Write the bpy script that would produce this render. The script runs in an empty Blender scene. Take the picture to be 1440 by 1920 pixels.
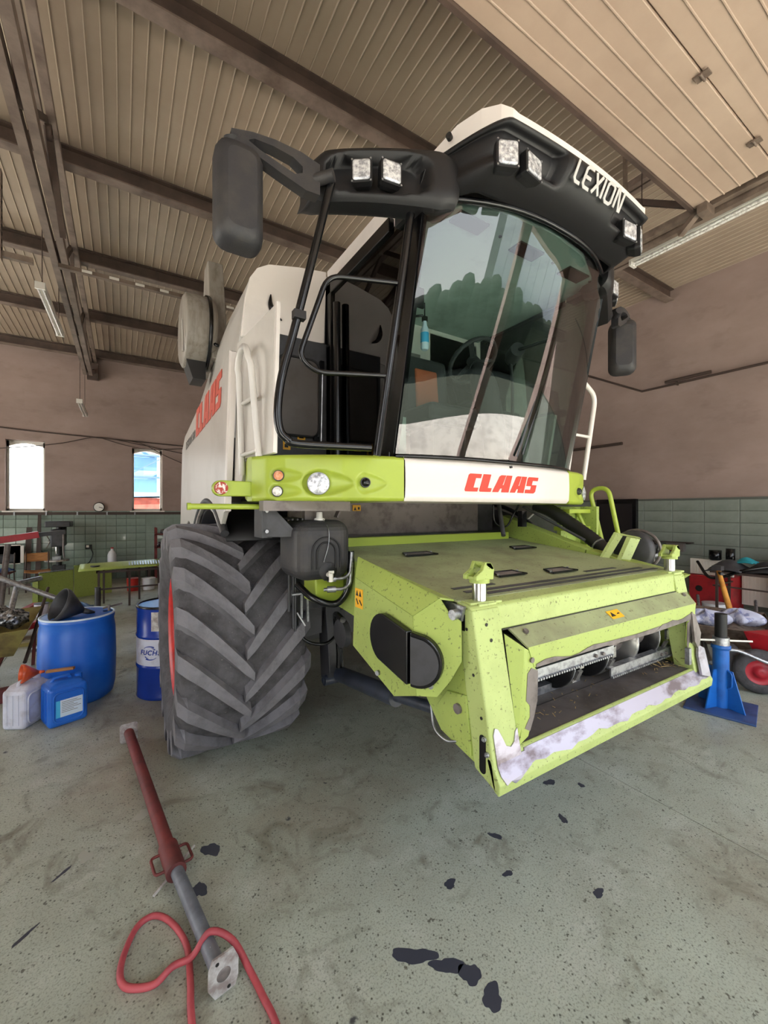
import bpy, bmesh, math, random
from mathutils import Vector, Matrix
SC = bpy.context.scene
COL = SC.collection
PI = math.pi
rnd = random.Random(7)

# ------------------------------------------------------------------ camera
cam_d = bpy.data.cameras.new('camera'); cam = bpy.data.objects.new('camera', cam_d); COL.objects.link(cam)
cam_d.sensor_fit = 'VERTICAL'; cam_d.sensor_height = 24.0; cam_d.lens = 24.0 * 780 / 1920
cam_d.shift_y = -2 / 1920; cam_d.clip_start = 0.05; cam_d.clip_end = 400
cam.location = (0, 0, 1.8); cam.rotation_euler = (PI / 2, 0, math.radians(-32.2))
SC.camera = cam
# ------------------------------------------------------------------ sky, sun, exposure
w = bpy.data.worlds.new('sky'); SC.world = w; w.use_nodes = True
nt = w.node_tree; nt.nodes.clear()
_o = nt.nodes.new('ShaderNodeOutputWorld'); _b = nt.nodes.new('ShaderNodeBackground')
_g = nt.nodes.new('ShaderNodeTexCoord'); _s = nt.nodes.new('ShaderNodeSeparateXYZ'); _r = nt.nodes.new('ShaderNodeValToRGB')
_r.color_ramp.elements[0].position = 0.0; _r.color_ramp.elements[0].color = (1.0, 0.985, 0.96, 1)
_r.color_ramp.elements[1].position = 0.7; _r.color_ramp.elements[1].color = (0.62, 0.80, 1.0, 1)
nt.links.new(_g.outputs['Generated'], _s.inputs[0]); nt.links.new(_s.outputs['Z'], _r.inputs[0])
nt.links.new(_r.outputs[0], _b.inputs[0]); nt.links.new(_b.outputs[0], _o.inputs[0])
_b.inputs[1].default_value = 2.4
sun_d = bpy.data.lights.new('sun', 'SUN'); sun_d.energy = 20.0; sun_d.angle = 0.01; sun_d.color = (1.0, 0.965, 0.93)
sun = bpy.data.objects.new('sun', sun_d); COL.objects.link(sun)
sun.rotation_euler = Vector((0.45, 0.42, -0.80)).to_track_quat('-Z', 'Y').to_euler()
SC.view_settings.view_transform = 'Standard'; SC.view_settings.look = 'None'
SC.view_settings.gamma = 1.0; SC.view_settings.use_curve_mapping = False
SC.view_settings.exposure = 1.2
SC.cycles.max_bounces = 10; SC.cycles.diffuse_bounces = 6; SC.cycles.glossy_bounces = 4
SC.cycles.transparent_max_bounces = 12; SC.cycles.sample_clamp_indirect = 8.0

# ------------------------------------------------------------------ helpers
def lin(c):
    return tuple((v / 255 / 12.92) if v / 255 <= 0.04045 else ((v / 255 + 0.055) / 1.055) ** 2.4 for v in c)
MATS = {}
def mat(name, col, rough=0.5, metal=0.0, col2=None, scale=4.0, lo=0.45, hi=0.62, detail=6.0, bump=0.0, bscale=60.0,
        col3=None, scale3=40.0, lo3=0.6, hi3=0.66, rough2=None, coat=0.0, stretch=None, emit=0.0, spec=0.5):
    m = bpy.data.materials.new(name); m.use_nodes = True; n = m.node_tree.nodes; l = m.node_tree.links
    p = n['Principled BSDF']; MATS[name] = m
    c = lin(col) + (1,)
    p.inputs['Base Color'].default_value = c; p.inputs['Roughness'].default_value = rough; p.inputs['Metallic'].default_value = metal
    p.inputs['Coat Weight'].default_value = coat; p.inputs['Specular IOR Level'].default_value = spec
    if emit: p.inputs['Emission Color'].default_value = c; p.inputs['Emission Strength'].default_value = emit
    if not (col2 or bump or col3): return m
    tc = n.new('ShaderNodeTexCoord'); src = tc.outputs['Object']
    if stretch:
        mp = n.new('ShaderNodeMapping'); mp.inputs['Scale'].default_value = stretch; l.new(src, mp.inputs[0]); src = mp.outputs[0]
    def noise(s, a, b, d):
        t = n.new('ShaderNodeTexNoise'); t.inputs['Scale'].default_value = s; t.inputs['Detail'].default_value = d; t.inputs['Roughness'].default_value = 0.62
        l.new(src, t.inputs['Vector']); r = n.new('ShaderNodeMapRange'); r.inputs[1].default_value = a; r.inputs[2].default_value = b
        l.new(t.outputs['Fac'], r.inputs[0]); return t, r
    cur = None
    if col2:
        t, r = noise(scale, lo, hi, detail)
        mx = n.new('ShaderNodeMix'); mx.data_type = 'RGBA'; mx.inputs[6].default_value = c; mx.inputs[7].default_value = lin(col2) + (1,)
        l.new(r.outputs[0], mx.inputs[0]); cur = mx.outputs[2]
        if rough2 is not None:
            rr = n.new('ShaderNodeMapRange'); rr.inputs[3].default_value = rough; rr.inputs[4].default_value = rough2
            l.new(r.outputs[0], rr.inputs[0]); l.new(rr.outputs[0], p.inputs['Roughness'])
    if col3:
        t, r = noise(scale3, lo3, hi3, 3.0)
        mx = n.new('ShaderNodeMix'); mx.data_type = 'RGBA'; mx.inputs[7].default_value = lin(col3) + (1,)
        if cur: l.new(cur, mx.inputs[6])
        else: mx.inputs[6].default_value = c
        l.new(r.outputs[0], mx.inputs[0]); cur = mx.outputs[2]
    if cur: l.new(cur, p.inputs['Base Color'])
    if bump:
        t, r = noise(bscale, 0.0, 1.0, 4.0)
        bp = n.new('ShaderNodeBump'); bp.inputs['Strength'].default_value = bump; bp.inputs['Distance'].default_value = 0.01
        l.new(r.outputs[0], bp.inputs['Height']); l.new(bp.outputs[0], p.inputs['Normal'])
    return m
def glassmat(name, tint, refl=1.0, rough=0.0, ior=1.5):
    m = bpy.data.materials.new(name); m.use_nodes = True; n = m.node_tree.nodes; l = m.node_tree.links; MATS[name] = m
    n.remove(n['Principled BSDF']); out = n['Material Output']
    a = n.new('ShaderNodeBsdfTransparent'); a.inputs[0].default_value = tint + (1,)
    b = n.new('ShaderNodeBsdfGlossy'); b.inputs[0].default_value = (refl, refl, refl, 1); b.inputs['Roughness'].default_value = rough
    f = n.new('ShaderNodeFresnel'); f.inputs[0].default_value = ior; x = n.new('ShaderNodeMixShader')
    l.new(f.outputs[0], x.inputs[0]); l.new(a.outputs[0], x.inputs[1]); l.new(b.outputs[0], x.inputs[2]); l.new(x.outputs[0], out.inputs[0])
    return m

def V(*a): return Vector(a)
class MB:
    """collects shapes into one mesh; coordinates are world coordinates (optionally through a matrix)"""
    def __init__(s, M=None): s.v = []; s.f = []; s.M = M; s.sm = set()
    def add(s, vs, fs, smooth=False):
        b = len(s.v)
        s.v += [tuple((s.M @ Vector(q)) if s.M else q) for q in vs]
        for f in fs:
            if smooth: s.sm.add(len(s.f))
            s.f.append(tuple(b + i for i in f))
        return s
    def box(s, x0, x1, y0, y1, z0, z1):
        vs = [(x, y, z) for x in (x0, x1) for y in (y0, y1) for z in (z0, z1)]
        return s.add(vs, [(0, 1, 3, 2), (4, 6, 7, 5), (0, 4, 5, 1), (2, 3, 7, 6), (0, 2, 6, 4), (1, 5, 7, 3)])
    def bar(s, p, q, w, h=None, up=(0, 0, 1)):
        p, q = Vector(p), Vector(q); h = h or w; d = (q - p).normalized(); u = Vector(up)
        if abs(d.dot(u)) > 0.98: u = Vector((0, 1, 0))
        a = d.cross(u).normalized() * w / 2; b = a.cross(d).normalized() * h / 2
        vs = [p - a - b, p - a + b, p + a - b, p + a + b, q - a - b, q - a + b, q + a - b, q + a + b]
        return s.add([tuple(k) for k in vs], [(0, 1, 3, 2), (4, 6, 7, 5), (0, 4, 5, 1), (2, 3, 7, 6), (0, 2, 6, 4), (1, 5, 7, 3)])
    def prism(s, pts, ext):
        n = len(pts); e = Vector(ext); vs = [tuple(p) for p in pts] + [tuple(Vector(p) + e) for p in pts]
        return s.add(vs, [tuple(range(n))[::-1], tuple(range(n, 2 * n))] + [(i, (i + 1) % n, n + (i + 1) % n, n + i) for i in range(n)])
    def tube(s, pts, r, n=10, closed=False, rs=None):
        P = [Vector(p) for p in pts]; m = len(P); rings = []; prev = None
        for i, p in enumerate(P):
            if closed: t = (P[(i + 1) % m] - P[i - 1]).normalized()
            else: t = (P[min(i + 1, m - 1)] - P[max(i - 1, 0)]).normalized()
            if prev is None:
                u = t.cross(Vector((0, 0, 1)));
                if u.length < 0.1: u = t.cross(Vector((1, 0, 0)))
            else: u = prev - t * prev.dot(t)
            u.normalize(); prev = u; b = t.cross(u); R = rs[i] if rs else r
            rings.append([tuple(p + (u * math.cos(2 * PI * k / n) + b * math.sin(2 * PI * k / n)) * R) for k in range(n)])
        return s.loft(rings, closed, caps=not closed)
    def loft(s, rings, closed=False, caps=True, smooth=True, open_ring=False):
        n = len(rings[0]); m = len(rings); vs = [q for r in rings for q in r]; fs = []
        for i in range(m if closed else m - 1):
            a = i * n; b = ((i + 1) % m) * n
            for k in range(n - 1 if open_ring else n): fs.append((a + k, a + (k + 1) % n, b + (k + 1) % n, b + k))
        s.add(vs, fs, smooth)
        if caps and not closed:
            s.add(rings[0], [tuple(range(n))[::-1]]); s.add(rings[-1], [tuple(range(n))])
        return s
    def lathe(s, prof, o, axis='z', n=24, smooth=True, caps=True):
        o = Vector(o); rings = []
        for r, h in prof:
            ring = []
            for k in range(n):
                a = 2 * PI * k / n; c, d = r * math.cos(a), r * math.sin(a)
                ring.append(tuple(o + Vector({'z': (c, d, h), 'x': (h, c, d), 'y': (d, h, c)}[axis])))
            rings.append(ring)
        return s.loft(rings, False, caps, smooth)
    def cyl(s, p, q, r, r2=None, n=16):
        p, q = Vector(p), Vector(q); r2 = r if r2 is None else r2; t = (q - p).normalized()
        u = t.cross(Vector((0, 0, 1)));
        if u.length < 0.1: u = t.cross(Vector((1, 0, 0)))
        u.normalize(); b = t.cross(u)
        ring = lambda c, R: [tuple(c + (u * math.cos(2 * PI * k / n) + b * math.sin(2 * PI * k / n)) * R) for k in range(n)]
        return s.loft([ring(p, r), ring(q, r2)])
    def grid(s, fn, nu, nv, smooth=True):
        vs = [tuple(fn(i / nu, j / nv)) for i in range(nu + 1) for j in range(nv + 1)]
        return s.add(vs, [(i * (nv + 1) + j, (i + 1) * (nv + 1) + j, (i + 1) * (nv + 1) + j + 1, i * (nv + 1) + j + 1) for i in range(nu) for j in range(nv)], smooth)
    def build(s, name, m, parent=None, bevel=0.0, seg=2, smooth=False, solid=0.0, subd=0, label=None, origin=None):
        o = W0[parent] if parent else (Vector(origin) if origin else base_of(s.v))
        me = bpy.data.meshes.new(name); me.from_pydata([tuple(Vector(q) - o) for q in s.v], [], s.f)
        me.validate()
        if smooth: me.shade_smooth()
        elif len(me.polygons) == len(s.f):
            for i in s.sm: me.polygons[i].use_smooth = True
        me.materials.append(MATS[m] if isinstance(m, str) else m)
        ob = link(name, me, parent, o)
        bm = bmesh.new(); bm.from_mesh(me); bmesh.ops.recalc_face_normals(bm, faces=bm.faces); bm.to_mesh(me); bm.free()
        if solid: md = ob.modifiers.new('solid', 'SOLIDIFY'); md.thickness = solid; md.offset = 0
        if bevel: md = ob.modifiers.new('bevel', 'BEVEL'); md.width = bevel; md.segments = seg; md.limit_method = 'ANGLE'; md.angle_limit = 0.6
        if subd: md = ob.modifiers.new('subd', 'SUBSURF'); md.levels = subd; md.render_levels = subd
        if label: ob['label'] = label
        return ob
W0 = {}
def base_of(vs):
    xs, ys, zs = zip(*vs); return Vector(((min(xs) + max(xs)) / 2, (min(ys) + max(ys)) / 2, min(zs)))
def link(name, me, parent, o):
    ob = bpy.data.objects.new(name, me); COL.objects.link(ob); W0[ob] = Vector(o)
    if parent: ob.parent = parent
    else: ob.location = o
    return ob
def place(name, me, parent, M):
    """a copy that shares mesh data, at world matrix M"""
    ob = bpy.data.objects.new(name, me); COL.objects.link(ob); ob.parent = parent
    ob.matrix_basis = Matrix.Translation(-W0[parent]) @ M; W0[ob] = W0[parent]
    return ob
def thing(name, label, cat, loc, group=None):
    ob = bpy.data.objects.new(name, None); COL.objects.link(ob); ob.location = loc; W0[ob] = Vector(loc); ob.empty_display_size = 0.1
    return tag(ob, label, cat, group)
def tag(ob, label, cat, group=None):
    ob['label'] = label; ob['category'] = cat
    if group: ob['group'] = group
    return ob
def struct(ob, label):
    ob['kind'] = 'structure'; ob['label'] = label; return ob
def curve(pts, k=6):
    """Catmull-Rom through the points"""
    P = [Vector(p) for p in pts]; P = [P[0] * 2 - P[1]] + P + [P[-1] * 2 - P[-2]]; out = []
    for i in range(1, len(P) - 2):
        a, b, c, d = P[i - 1:i + 3]
        for j in range(k):
            t = j / k
            out.append(0.5 * ((2 * b) + (c - a) * t + (2 * a - 5 * b + 4 * c - d) * t * t + (3 * b - a - 3 * c + d) * t ** 3))
    return out + [P[-2]]
def round_path(pts, r, k=5):
    """polyline with its corners rounded"""
    P = [Vector(p) for p in pts]; out = [P[0]]
    for i in range(1, len(P) - 1):
        a, b, c = P[i - 1:i + 2]; d0 = (a - b); d1 = (c - b); rr = min(r, d0.length * 0.48, d1.length * 0.48)
        p0 = b + d0.normalized() * rr; p1 = b + d1.normalized() * rr
        for j in range(k + 1):
            t = j / k; out.append(p0 * (1 - t) ** 2 + b * 2 * t * (1 - t) + p1 * t * t)
    return out + [P[-1]]
def rrect(w, h, r, k=4):
    pts = []
    for cx, cy, a0 in ((w / 2 - r, h / 2 - r, 0), (-w / 2 + r, h / 2 - r, PI / 2), (-w / 2 + r, -h / 2 + r, PI), (w / 2 - r, -h / 2 + r, 1.5 * PI)):
        for j in range(k + 1): a = a0 + PI / 2 * j / k; pts.append((cx + r * math.cos(a), cy + r * math.sin(a)))
    return pts
def frame(o, ux, uy):
    """matrix whose local x, y, z are ux, uy, ux x uy at o"""
    ux = Vector(ux).normalized(); uy = Vector(uy); uy = (uy - ux * uy.dot(ux)).normalized(); uz = ux.cross(uy)
    M = Matrix((ux, uy, uz)).transposed().to_4x4(); M.translation = Vector(o); return M
def text(s, size, M, m, parent, shear=0.0, ext=0.001, bold=0.0, name='lettering', sx=1.0):
    c = bpy.data.curves.new('t', 'FONT'); c.body = s; c.size = size; c.shear = shear; c.extrude = ext; c.offset = bold; c.resolution_u = 3; c.space_character = 1.12
    t = bpy.data.objects.new('t', c); COL.objects.link(t); dg = bpy.context.evaluated_depsgraph_get()
    me = bpy.data.meshes.new_from_object(t.evaluated_get(dg)); bpy.data.objects.remove(t); bpy.data.curves.remove(c)
    me.transform(Matrix.Translation(-W0[parent]) @ M @ Matrix.Diagonal((sx, 1, 1, 1))); me.materials.clear(); me.materials.append(MATS[m])
    return link(name, me, parent, W0[parent])

# ------------------------------------------------------------------ materials
mat('lime', (163, 181, 92), 0.42, col2=(146, 160, 84), scale=2.2, lo=0.5, hi=0.78, col3=(104, 112, 60), scale3=60, lo3=0.61, hi3=0.68)
mat('limeclean', (164, 182, 66), 0.36, col2=(150, 166, 68), scale=1.6, lo=0.5, hi=0.8)
mat('limepale', (174, 190, 116), 0.45, col2=(156, 170, 100), scale=3.0, lo=0.5, hi=0.75, col3=(118, 124, 72), scale3=70, lo3=0.61, hi3=0.68)
mat('limedirty', (154, 162, 120), 0.62, col2=(124, 124, 96), scale=3.0, lo=0.42, hi=0.70, col3=(110, 108, 78), scale3=50, lo3=0.60, hi3=0.70)
mat('white', (226, 218, 212), 0.35, col2=(206, 198, 192), scale=2.0, lo=0.5, hi=0.8, coat=0.3)
mat('whitebody', (205, 200, 194), 0.3, col2=(178, 172, 164), scale=1.3, lo=0.5, hi=0.8, coat=0.3)
mat('greybeige', (150, 143, 134), 0.5, col2=(126, 118, 108), scale=3, stretch=(6, 6, 0.6))
mat('black', (23, 22, 24), 0.5, bump=0.12, bscale=220)
mat('blackgloss', (14, 14, 16), 0.22)
mat('plastic', (44, 43, 46), 0.55, col2=(56, 53, 52), scale=7, bump=0.15, bscale=160)
mat('darkgrey', (62, 62, 66), 0.5, col2=(48, 48, 50), scale=6)
mat('steelblue', (52, 58, 72), 0.4, col2=(38, 42, 50), scale=8)
mat('rubber', (84, 82, 85), 0.85, col2=(60, 58, 60), scale=9, lo=0.4, hi=0.65, bump=0.5, bscale=50, col3=(120, 116, 112), scale3=60, lo3=0.66, hi3=0.74)
mat('rubberlug', (116, 114, 119), 0.8, col2=(92, 90, 93), scale=8, lo=0.45, hi=0.7, bump=0.35, bscale=70)
mat('red', (200, 44, 36), 0.4, col2=(170, 40, 34), scale=5)
mat('logored', (226, 62, 44), 0.4)
mat('chrome', (200, 200, 200), 0.22, metal=1.0)
mat('galv', (176, 178, 182), 0.38, metal=0.85, col2=(140, 140, 145), scale=30)
mat('scraped', (172, 168, 184), 0.34, metal=0.6, col2=(112, 100, 106), scale=9, lo=0.5, hi=0.66, stretch=(0.5, 1, 1), col3=(168, 190, 60), scale3=5, lo3=0.68, hi3=0.7)
mat('wornsteel', (124, 116, 113), 0.5, metal=0.3, col2=(96, 88, 85), scale=9)
mat('greybrown', (86, 80, 78), 0.55, col2=(76, 69, 66), scale=4)
mat('logopale', (196, 84, 68), 0.5)  # paler red for the lettering on the side
mat('drumdark', (30, 30, 32), 0.3, metal=0.4, col2=(70, 68, 66), scale=5, lo=0.55, hi=0.75)
mat('drumworn', (170, 168, 164), 0.28, metal=0.75, col2=(40, 40, 42), scale=5, lo=0.5, hi=0.62)
mat('beltfloor', (92, 86, 84), 0.6, col2=(70, 64, 60), scale=5, col3=(120, 108, 90), scale3=40, lo3=0.66, hi3=0.72)
mat('straw', (150, 128, 84), 0.9, col2=(110, 92, 56), scale=30)
mat('lamplens', (236, 238, 242), 0.10, metal=0.45, col2=(160, 162, 168), scale=45, lo=0.42, hi=0.6, bump=0.5, bscale=60)
mat('lampwhite', (232, 230, 226), 0.15, col2=(186, 180, 176), scale=40)
mat('amber', (216, 140, 96), 0.2, col2=(235, 180, 150), scale=40)
mat('redlens', (170, 70, 62), 0.15, col2=(235, 225, 220), scale=18, lo=0.5, hi=0.54)
mat('yellow', (236, 176, 28), 0.5)
mat('printblack', (24, 22, 20), 0.6)
mat('printgrey', (110, 104, 100), 0.5)
mat('silverprint', (206, 204, 200), 0.35, metal=0.3)
mat('liner', (150, 165, 158), 0.8, col2=(132, 146, 140), scale=3)
mat('seatblack', (46, 46, 48), 0.8)
mat('seatorange', (190, 100, 66), 0.8)
mat('floorcon', (148, 152, 132), 0.42)
mat('wall', (166, 145, 138), 0.85, col2=(138, 118, 110), scale=0.8, lo=0.35, hi=0.75, detail=8, bump=0.15, bscale=14, col3=(136, 117, 110), scale3=2.6, lo3=0.56, hi3=0.85, stretch=(0.7, 0.7, 1.3))
mat('tile', (150, 166, 156), 0.12, col2=(124, 138, 128), scale=1.4, lo=0.35, hi=0.7, coat=0.4)
mat('tilegrey', (138, 146, 138), 0.45, col2=(112, 120, 112), scale=2.0, lo=0.35, hi=0.7)
mat('grout', (92, 96, 90), 0.9)
mat('ribhighlight', (190, 173, 154), 0.45)
mat('ceil', (166, 149, 132), 0.5, col2=(148, 131, 114), scale=0.7, lo=0.4, hi=0.7)
mat('steelbrown', (84, 68, 60), 0.6, col2=(62, 50, 45), scale=4, lo=0.4, hi=0.7)
mat('trussgrey', (132, 116, 106), 0.55, col2=(92, 76, 68), scale=3.5, lo=0.4, hi=0.7)
mat('doorpanel', (176, 155, 138), 0.5, col2=(160, 138, 122), scale=1.2, lo=0.4, hi=0.75, bump=0.08, bscale=120)
mat('doorsteel', (120, 104, 92), 0.5, col2=(92, 78, 68), scale=5)
mat('pipe', (70, 56, 50), 0.6)
mat('tubewhite', (226, 222, 214), 0.3)
mat('bluebarrel', (24, 96, 196), 0.36, col2=(40, 110, 206), scale=2.5)
mat('bluedrum', (24, 56, 150), 0.26, col2=(20, 48, 132), scale=2)
mat('bluepaint', (30, 104, 190), 0.36, col2=(26, 88, 166), scale=6)
mat('bluedark', (58, 84, 134), 0.5, col2=(46, 64, 104), scale=4)
mat('whitecan', (206, 208, 222), 0.45, col2=(180, 178, 186), scale=6)
mat('labelpaper', (206, 222, 236), 0.6)
mat('labelcyan', (70, 176, 226), 0.6)
mat('orange', (216, 92, 44), 0.4, col2=(180, 70, 36), scale=8)
mat('wood', (176, 124, 74), 0.7, col2=(140, 92, 52), scale=6, stretch=(1, 1, 12))
mat('ash', (222, 158, 72), 0.55, col2=(190, 124, 52), scale=6)
mat('rustred', (118, 50, 48), 0.65, col2=(86, 42, 40), scale=7, lo=0.4, hi=0.7)
mat('propgrey', (112, 116, 124), 0.5, col2=(86, 88, 96), scale=9, lo=0.45, hi=0.7, col3=(190, 190, 190), scale3=50, lo3=0.7, hi3=0.74)
mat('plateworn', (196, 194, 192), 0.5, metal=0.3, col2=(150, 138, 134), scale=14)
mat('hosered', (188, 82, 88), 0.55, col2=(160, 66, 74), scale=5)
mat('hosegrey', (122, 128, 140), 0.5)
mat('cranered', (176, 34, 48), 0.4, col2=(140, 28, 40), scale=5)
mat('barrow', (150, 138, 76), 0.6, col2=(104, 84, 60), scale=4, lo=0.42, hi=0.68)
mat('barrowdirty', (118, 102, 90), 0.85, col2=(84, 70, 60), scale=12, bump=0.4, bscale=40)
mat('rag', (206, 208, 228), 0.85, col2=(148, 152, 190), scale=14, lo=0.48, hi=0.58)
mat('scrap', (150, 150, 152), 0.3, metal=0.8, col2=(60, 60, 62), scale=30, lo=0.48, hi=0.56)
mat('oil', (66, 68, 78), 0.3)
mat('concdust', (170, 170, 158), 0.9)
mat('grass', (54, 60, 44), 0.95)
mat('trees', (34, 44, 26), 0.95, col2=(20, 28, 16), scale=3)
mat('sidingwhite', (226, 228, 228), 0.7)
mat('yard', (214, 206, 192), 0.9, col2=(186, 178, 166), scale=1.5)
mat('brickfar', (128, 56, 44), 0.9, col2=(98, 40, 32), scale=3)
mat('silofar', (84, 122, 158), 0.7)
mat('silodark', (44, 66, 96), 0.7)
mat('cabinetred', (186, 34, 44), 0.45, col2=(150, 30, 38), scale=4)
mat('radiator', (222, 216, 208), 0.5)
mat('bin', (226, 226, 230), 0.4)
mat('teal', (34, 150, 164), 0.6)
mat('screen', (34, 30, 32), 0.35)
mat('mirror', (210, 212, 216), 0.06, metal=1.0)
glassmat('glass', (0.66, 0.77, 0.73), 1.0, 0.0, 1.7)
glassmat('sideglass', (0.42, 0.50, 0.47), 0.9, 0.0, 1.45)
glassmat('winglass', (0.92, 0.95, 0.95), 0.8, 0.0, 1.35)

def floor_material():
    m = MATS['floorcon']; n = m.node_tree.nodes; l = m.node_tree.links; p = n['Principled BSDF']
    tc = n.new('ShaderNodeTexCoord')
    def noise(s, a, b, d=6, w=0.0):
        t = n.new('ShaderNodeTexNoise'); t.inputs['Scale'].default_value = s; t.inputs['Detail'].default_value = d; t.inputs['Roughness'].default_value = 0.65
        t.inputs['Distortion'].default_value = w
        l.new(tc.outputs['Object'], t.inputs['Vector']); r = n.new('ShaderNodeMapRange'); r.inputs[1].default_value = a; r.inputs[2].default_value = b
        l.new(t.outputs['Fac'], r.inputs[0]); return r.outputs[0]
    def mix(f, a, b):
        x = n.new('ShaderNodeMix'); x.data_type = 'RGBA'; l.new(f, x.inputs[0])
        if isinstance(a, tuple): x.inputs[6].default_value = lin(a) + (1,)
        else: l.new(a, x.inputs[6])
        if isinstance(b, tuple): x.inputs[7].default_value = lin(b) + (1,)
        else: l.new(b, x.inputs[7])
        return x.outputs[2]
    c = mix(noise(0.9, 0.35, 0.68), (180, 187, 172), (157, 160, 145))
    c = mix(noise(2.6, 0.52, 0.72), c, (190, 194, 182))
    c = mix(noise(0.45, 0.50, 0.70), c, (152, 143, 126))
    c = mix(noise(4.0, 0.54, 0.74, 9, 0.8), c, (112, 108, 92))
    c = mix(noise(26.0, 0.66, 0.70, 3), c, (96, 96, 86))
    c = mix(noise(120.0, 0.50, 0.72, 3), c, (122, 122, 110))
    v = n.new('ShaderNodeTexVoronoi'); v.inputs['Scale'].default_value = 48.0; v.inputs['Randomness'].default_value = 1.0; l.new(tc.outputs['Object'], v.inputs['Vector'])
    r = n.new('ShaderNodeMapRange'); r.inputs[1].default_value = 0.27; r.inputs[2].default_value = 0.12; l.new(v.outputs['Distance'], r.inputs[0])
    k = n.new('ShaderNodeMath'); k.operation = 'MULTIPLY'; l.new(r.outputs[0], k.inputs[0]); l.new(noise(14.0, 0.42, 0.54), k.inputs[1])
    c = mix(k.outputs[0], c, (86, 86, 76))
    v2 = n.new('ShaderNodeTexVoronoi'); v2.inputs['Scale'].default_value = 5.0; l.new(tc.outputs['Object'], v2.inputs['Vector'])
    r2 = n.new('ShaderNodeMapRange'); r2.inputs[1].default_value = 0.10; r2.inputs[2].default_value = 0.06; l.new(v2.outputs['Distance'], r2.inputs[0])
    k2 = n.new('ShaderNodeMath'); k2.operation = 'MULTIPLY'; l.new(r2.outputs[0], k2.inputs[0]); l.new(noise(9.0, 0.56, 0.62), k2.inputs[1])
    c = mix(k2.outputs[0], c, (70, 72, 74))
    l.new(c, p.inputs['Base Color'])
    rr = n.new('ShaderNodeMapRange'); rr.inputs[3].default_value = 0.30; rr.inputs[4].default_value = 0.62; l.new(noise(1.7, 0.35, 0.65), rr.inputs[0]); l.new(rr.outputs[0], p.inputs['Roughness'])
    b = n.new('ShaderNodeBump'); b.inputs['Strength'].default_value = 0.25; b.inputs['Distance'].default_value = 0.01; l.new(noise(5.0, 0.2, 0.8), b.inputs['Height']); l.new(b.outputs[0], p.inputs['Normal'])
floor_material()
# ================================================================== the building
XL, XR, YF, YB, ZC = -9.0, 8.7, -2.9, 13.2, 5.95
# floor: slabs with an open joint between them
fl = MB().box(XL - 0.3, XR + 0.3, YF - 0.3, YB + 0.3, -0.3, -0.06).build('floor', 'grout'); struct(fl, 'green-grey stained concrete workshop floor')
for x0, x1 in ((XL, -5.2), (-5.2, -1.2), (-1.2, 2.81), (2.81, 6.8), (6.8, XR)):
    for y0, y1 in ((YF, 5.6), (5.6, YB)):
        MB().box(x0 + 0.003, x1 - 0.003, y0 + 0.003, y1 - 0.003, -0.06, 0.0).build('slab', 'floorcon', fl)
def blob(cx, cy, r, k=24, sx=1.0, sy=1.0, ang=0.0, z=0.0012, jag=0.35):
    pts = []; ph = rnd.uniform(0, 6)
    for i in range(k * 2):
        a = PI * i / k; q = r * (1 + jag * (.45 * math.sin(2 * a + ph) + .35 * math.sin(3 * a + 2 * ph) + .2 * math.sin(5 * a + ph * 3) + .12 * math.sin(9 * a + ph))); x, y = q * math.cos(a) * sx, q * math.sin(a) * sy
        pts.append((cx + x * math.cos(ang) - y * math.sin(ang), cy + x * math.sin(ang) + y * math.cos(ang), 0.0))
    return MB().prism(pts, (0, 0, z))
for cx, cy, r, sx, sy, an in ((1.0, 1.36, .055, 1.5, .6, 2.6), (1.09, 1.26, .05, 1.2, .6, 2.5), (1.145, 1.19, .04, 1.1, .9, 0), (1.16, 1.09, .045, 1.0, .8, .4),
                              (.40, 2.36, .05, .8, 1.0, .3), (.31, 2.14, .04, .8, 1.1, 0), (1.34, 1.53, .03, 1, .8, 0), (2.4, 1.75, .035, 1.2, .7, 0), (1.75, 1.62, .03, 1.2, .6, 2), (1.62, 1.42, .022, 1.2, .7, 0),
                              (2.18, 1.5, .028, 1.2, .7, 1), (-.35, 2.3, .03, 1.6, .3, .7), (-.25, 2.6, .028, 1.6, .3, .8), (2.55, 1.62, .02, 1, 1, 0), (1.9, 1.12, .025, 1.2, .8, 0)):
    blob(cx, cy, r, sx=sx, sy=sy, ang=an).build('oil_stain', 'oil', fl)
for cx, cy, r in ((.12, 2.85, .05), (-.16, 2.66, .035)):
    blob(cx, cy, r, jag=.6, z=.001).build('dust_mark', 'concdust', fl)

# walls
def wall_with_holes(a0, a1, z1, holes, mk):
    """cells of a wall between a0..a1 and 0..z1 that are not holes; mk(a0,a1,z0,z1) adds a box"""
    xs = sorted({a0, a1} | {h[0] for h in holes} | {h[1] for h in holes}); zs = sorted({0.0, z1} | {h[2] for h in holes} | {h[3] for h in holes})
    for i in range(len(xs) - 1):
        for j in range(len(zs) - 1):
            cx, cz = (xs[i] + xs[i + 1]) / 2, (zs[j] + zs[j + 1]) / 2
            if not any(h[0] < cx < h[1] and h[2] < cz < h[3] for h in holes): mk(xs[i], xs[i + 1], zs[j], zs[j + 1])
WIN = [(-7.53, -6.80), (-4.95, -4.20), (-2.36, -1.62), (.23, .96)]
b = MB(); wall_with_holes(XL - .3, XR + .3, ZC + .05, [(a, c, 1.8, 3.52) for a, c in WIN], lambda a, c, z0, z1: b.box(a, c, YB, YB + .45, z0, z1))
wb = b.build('wall_back', 'wall'); struct(wb, 'long back wall of grimy mauve plaster above a tiled dado')
b = MB().box(XR, XR + .3, YF, YB, 0, ZC + .05); wr = b.build('wall_right', 'wall'); struct(wr, 'grimy mauve plaster wall with pale green tiled dado, right of the harvester')
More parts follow.
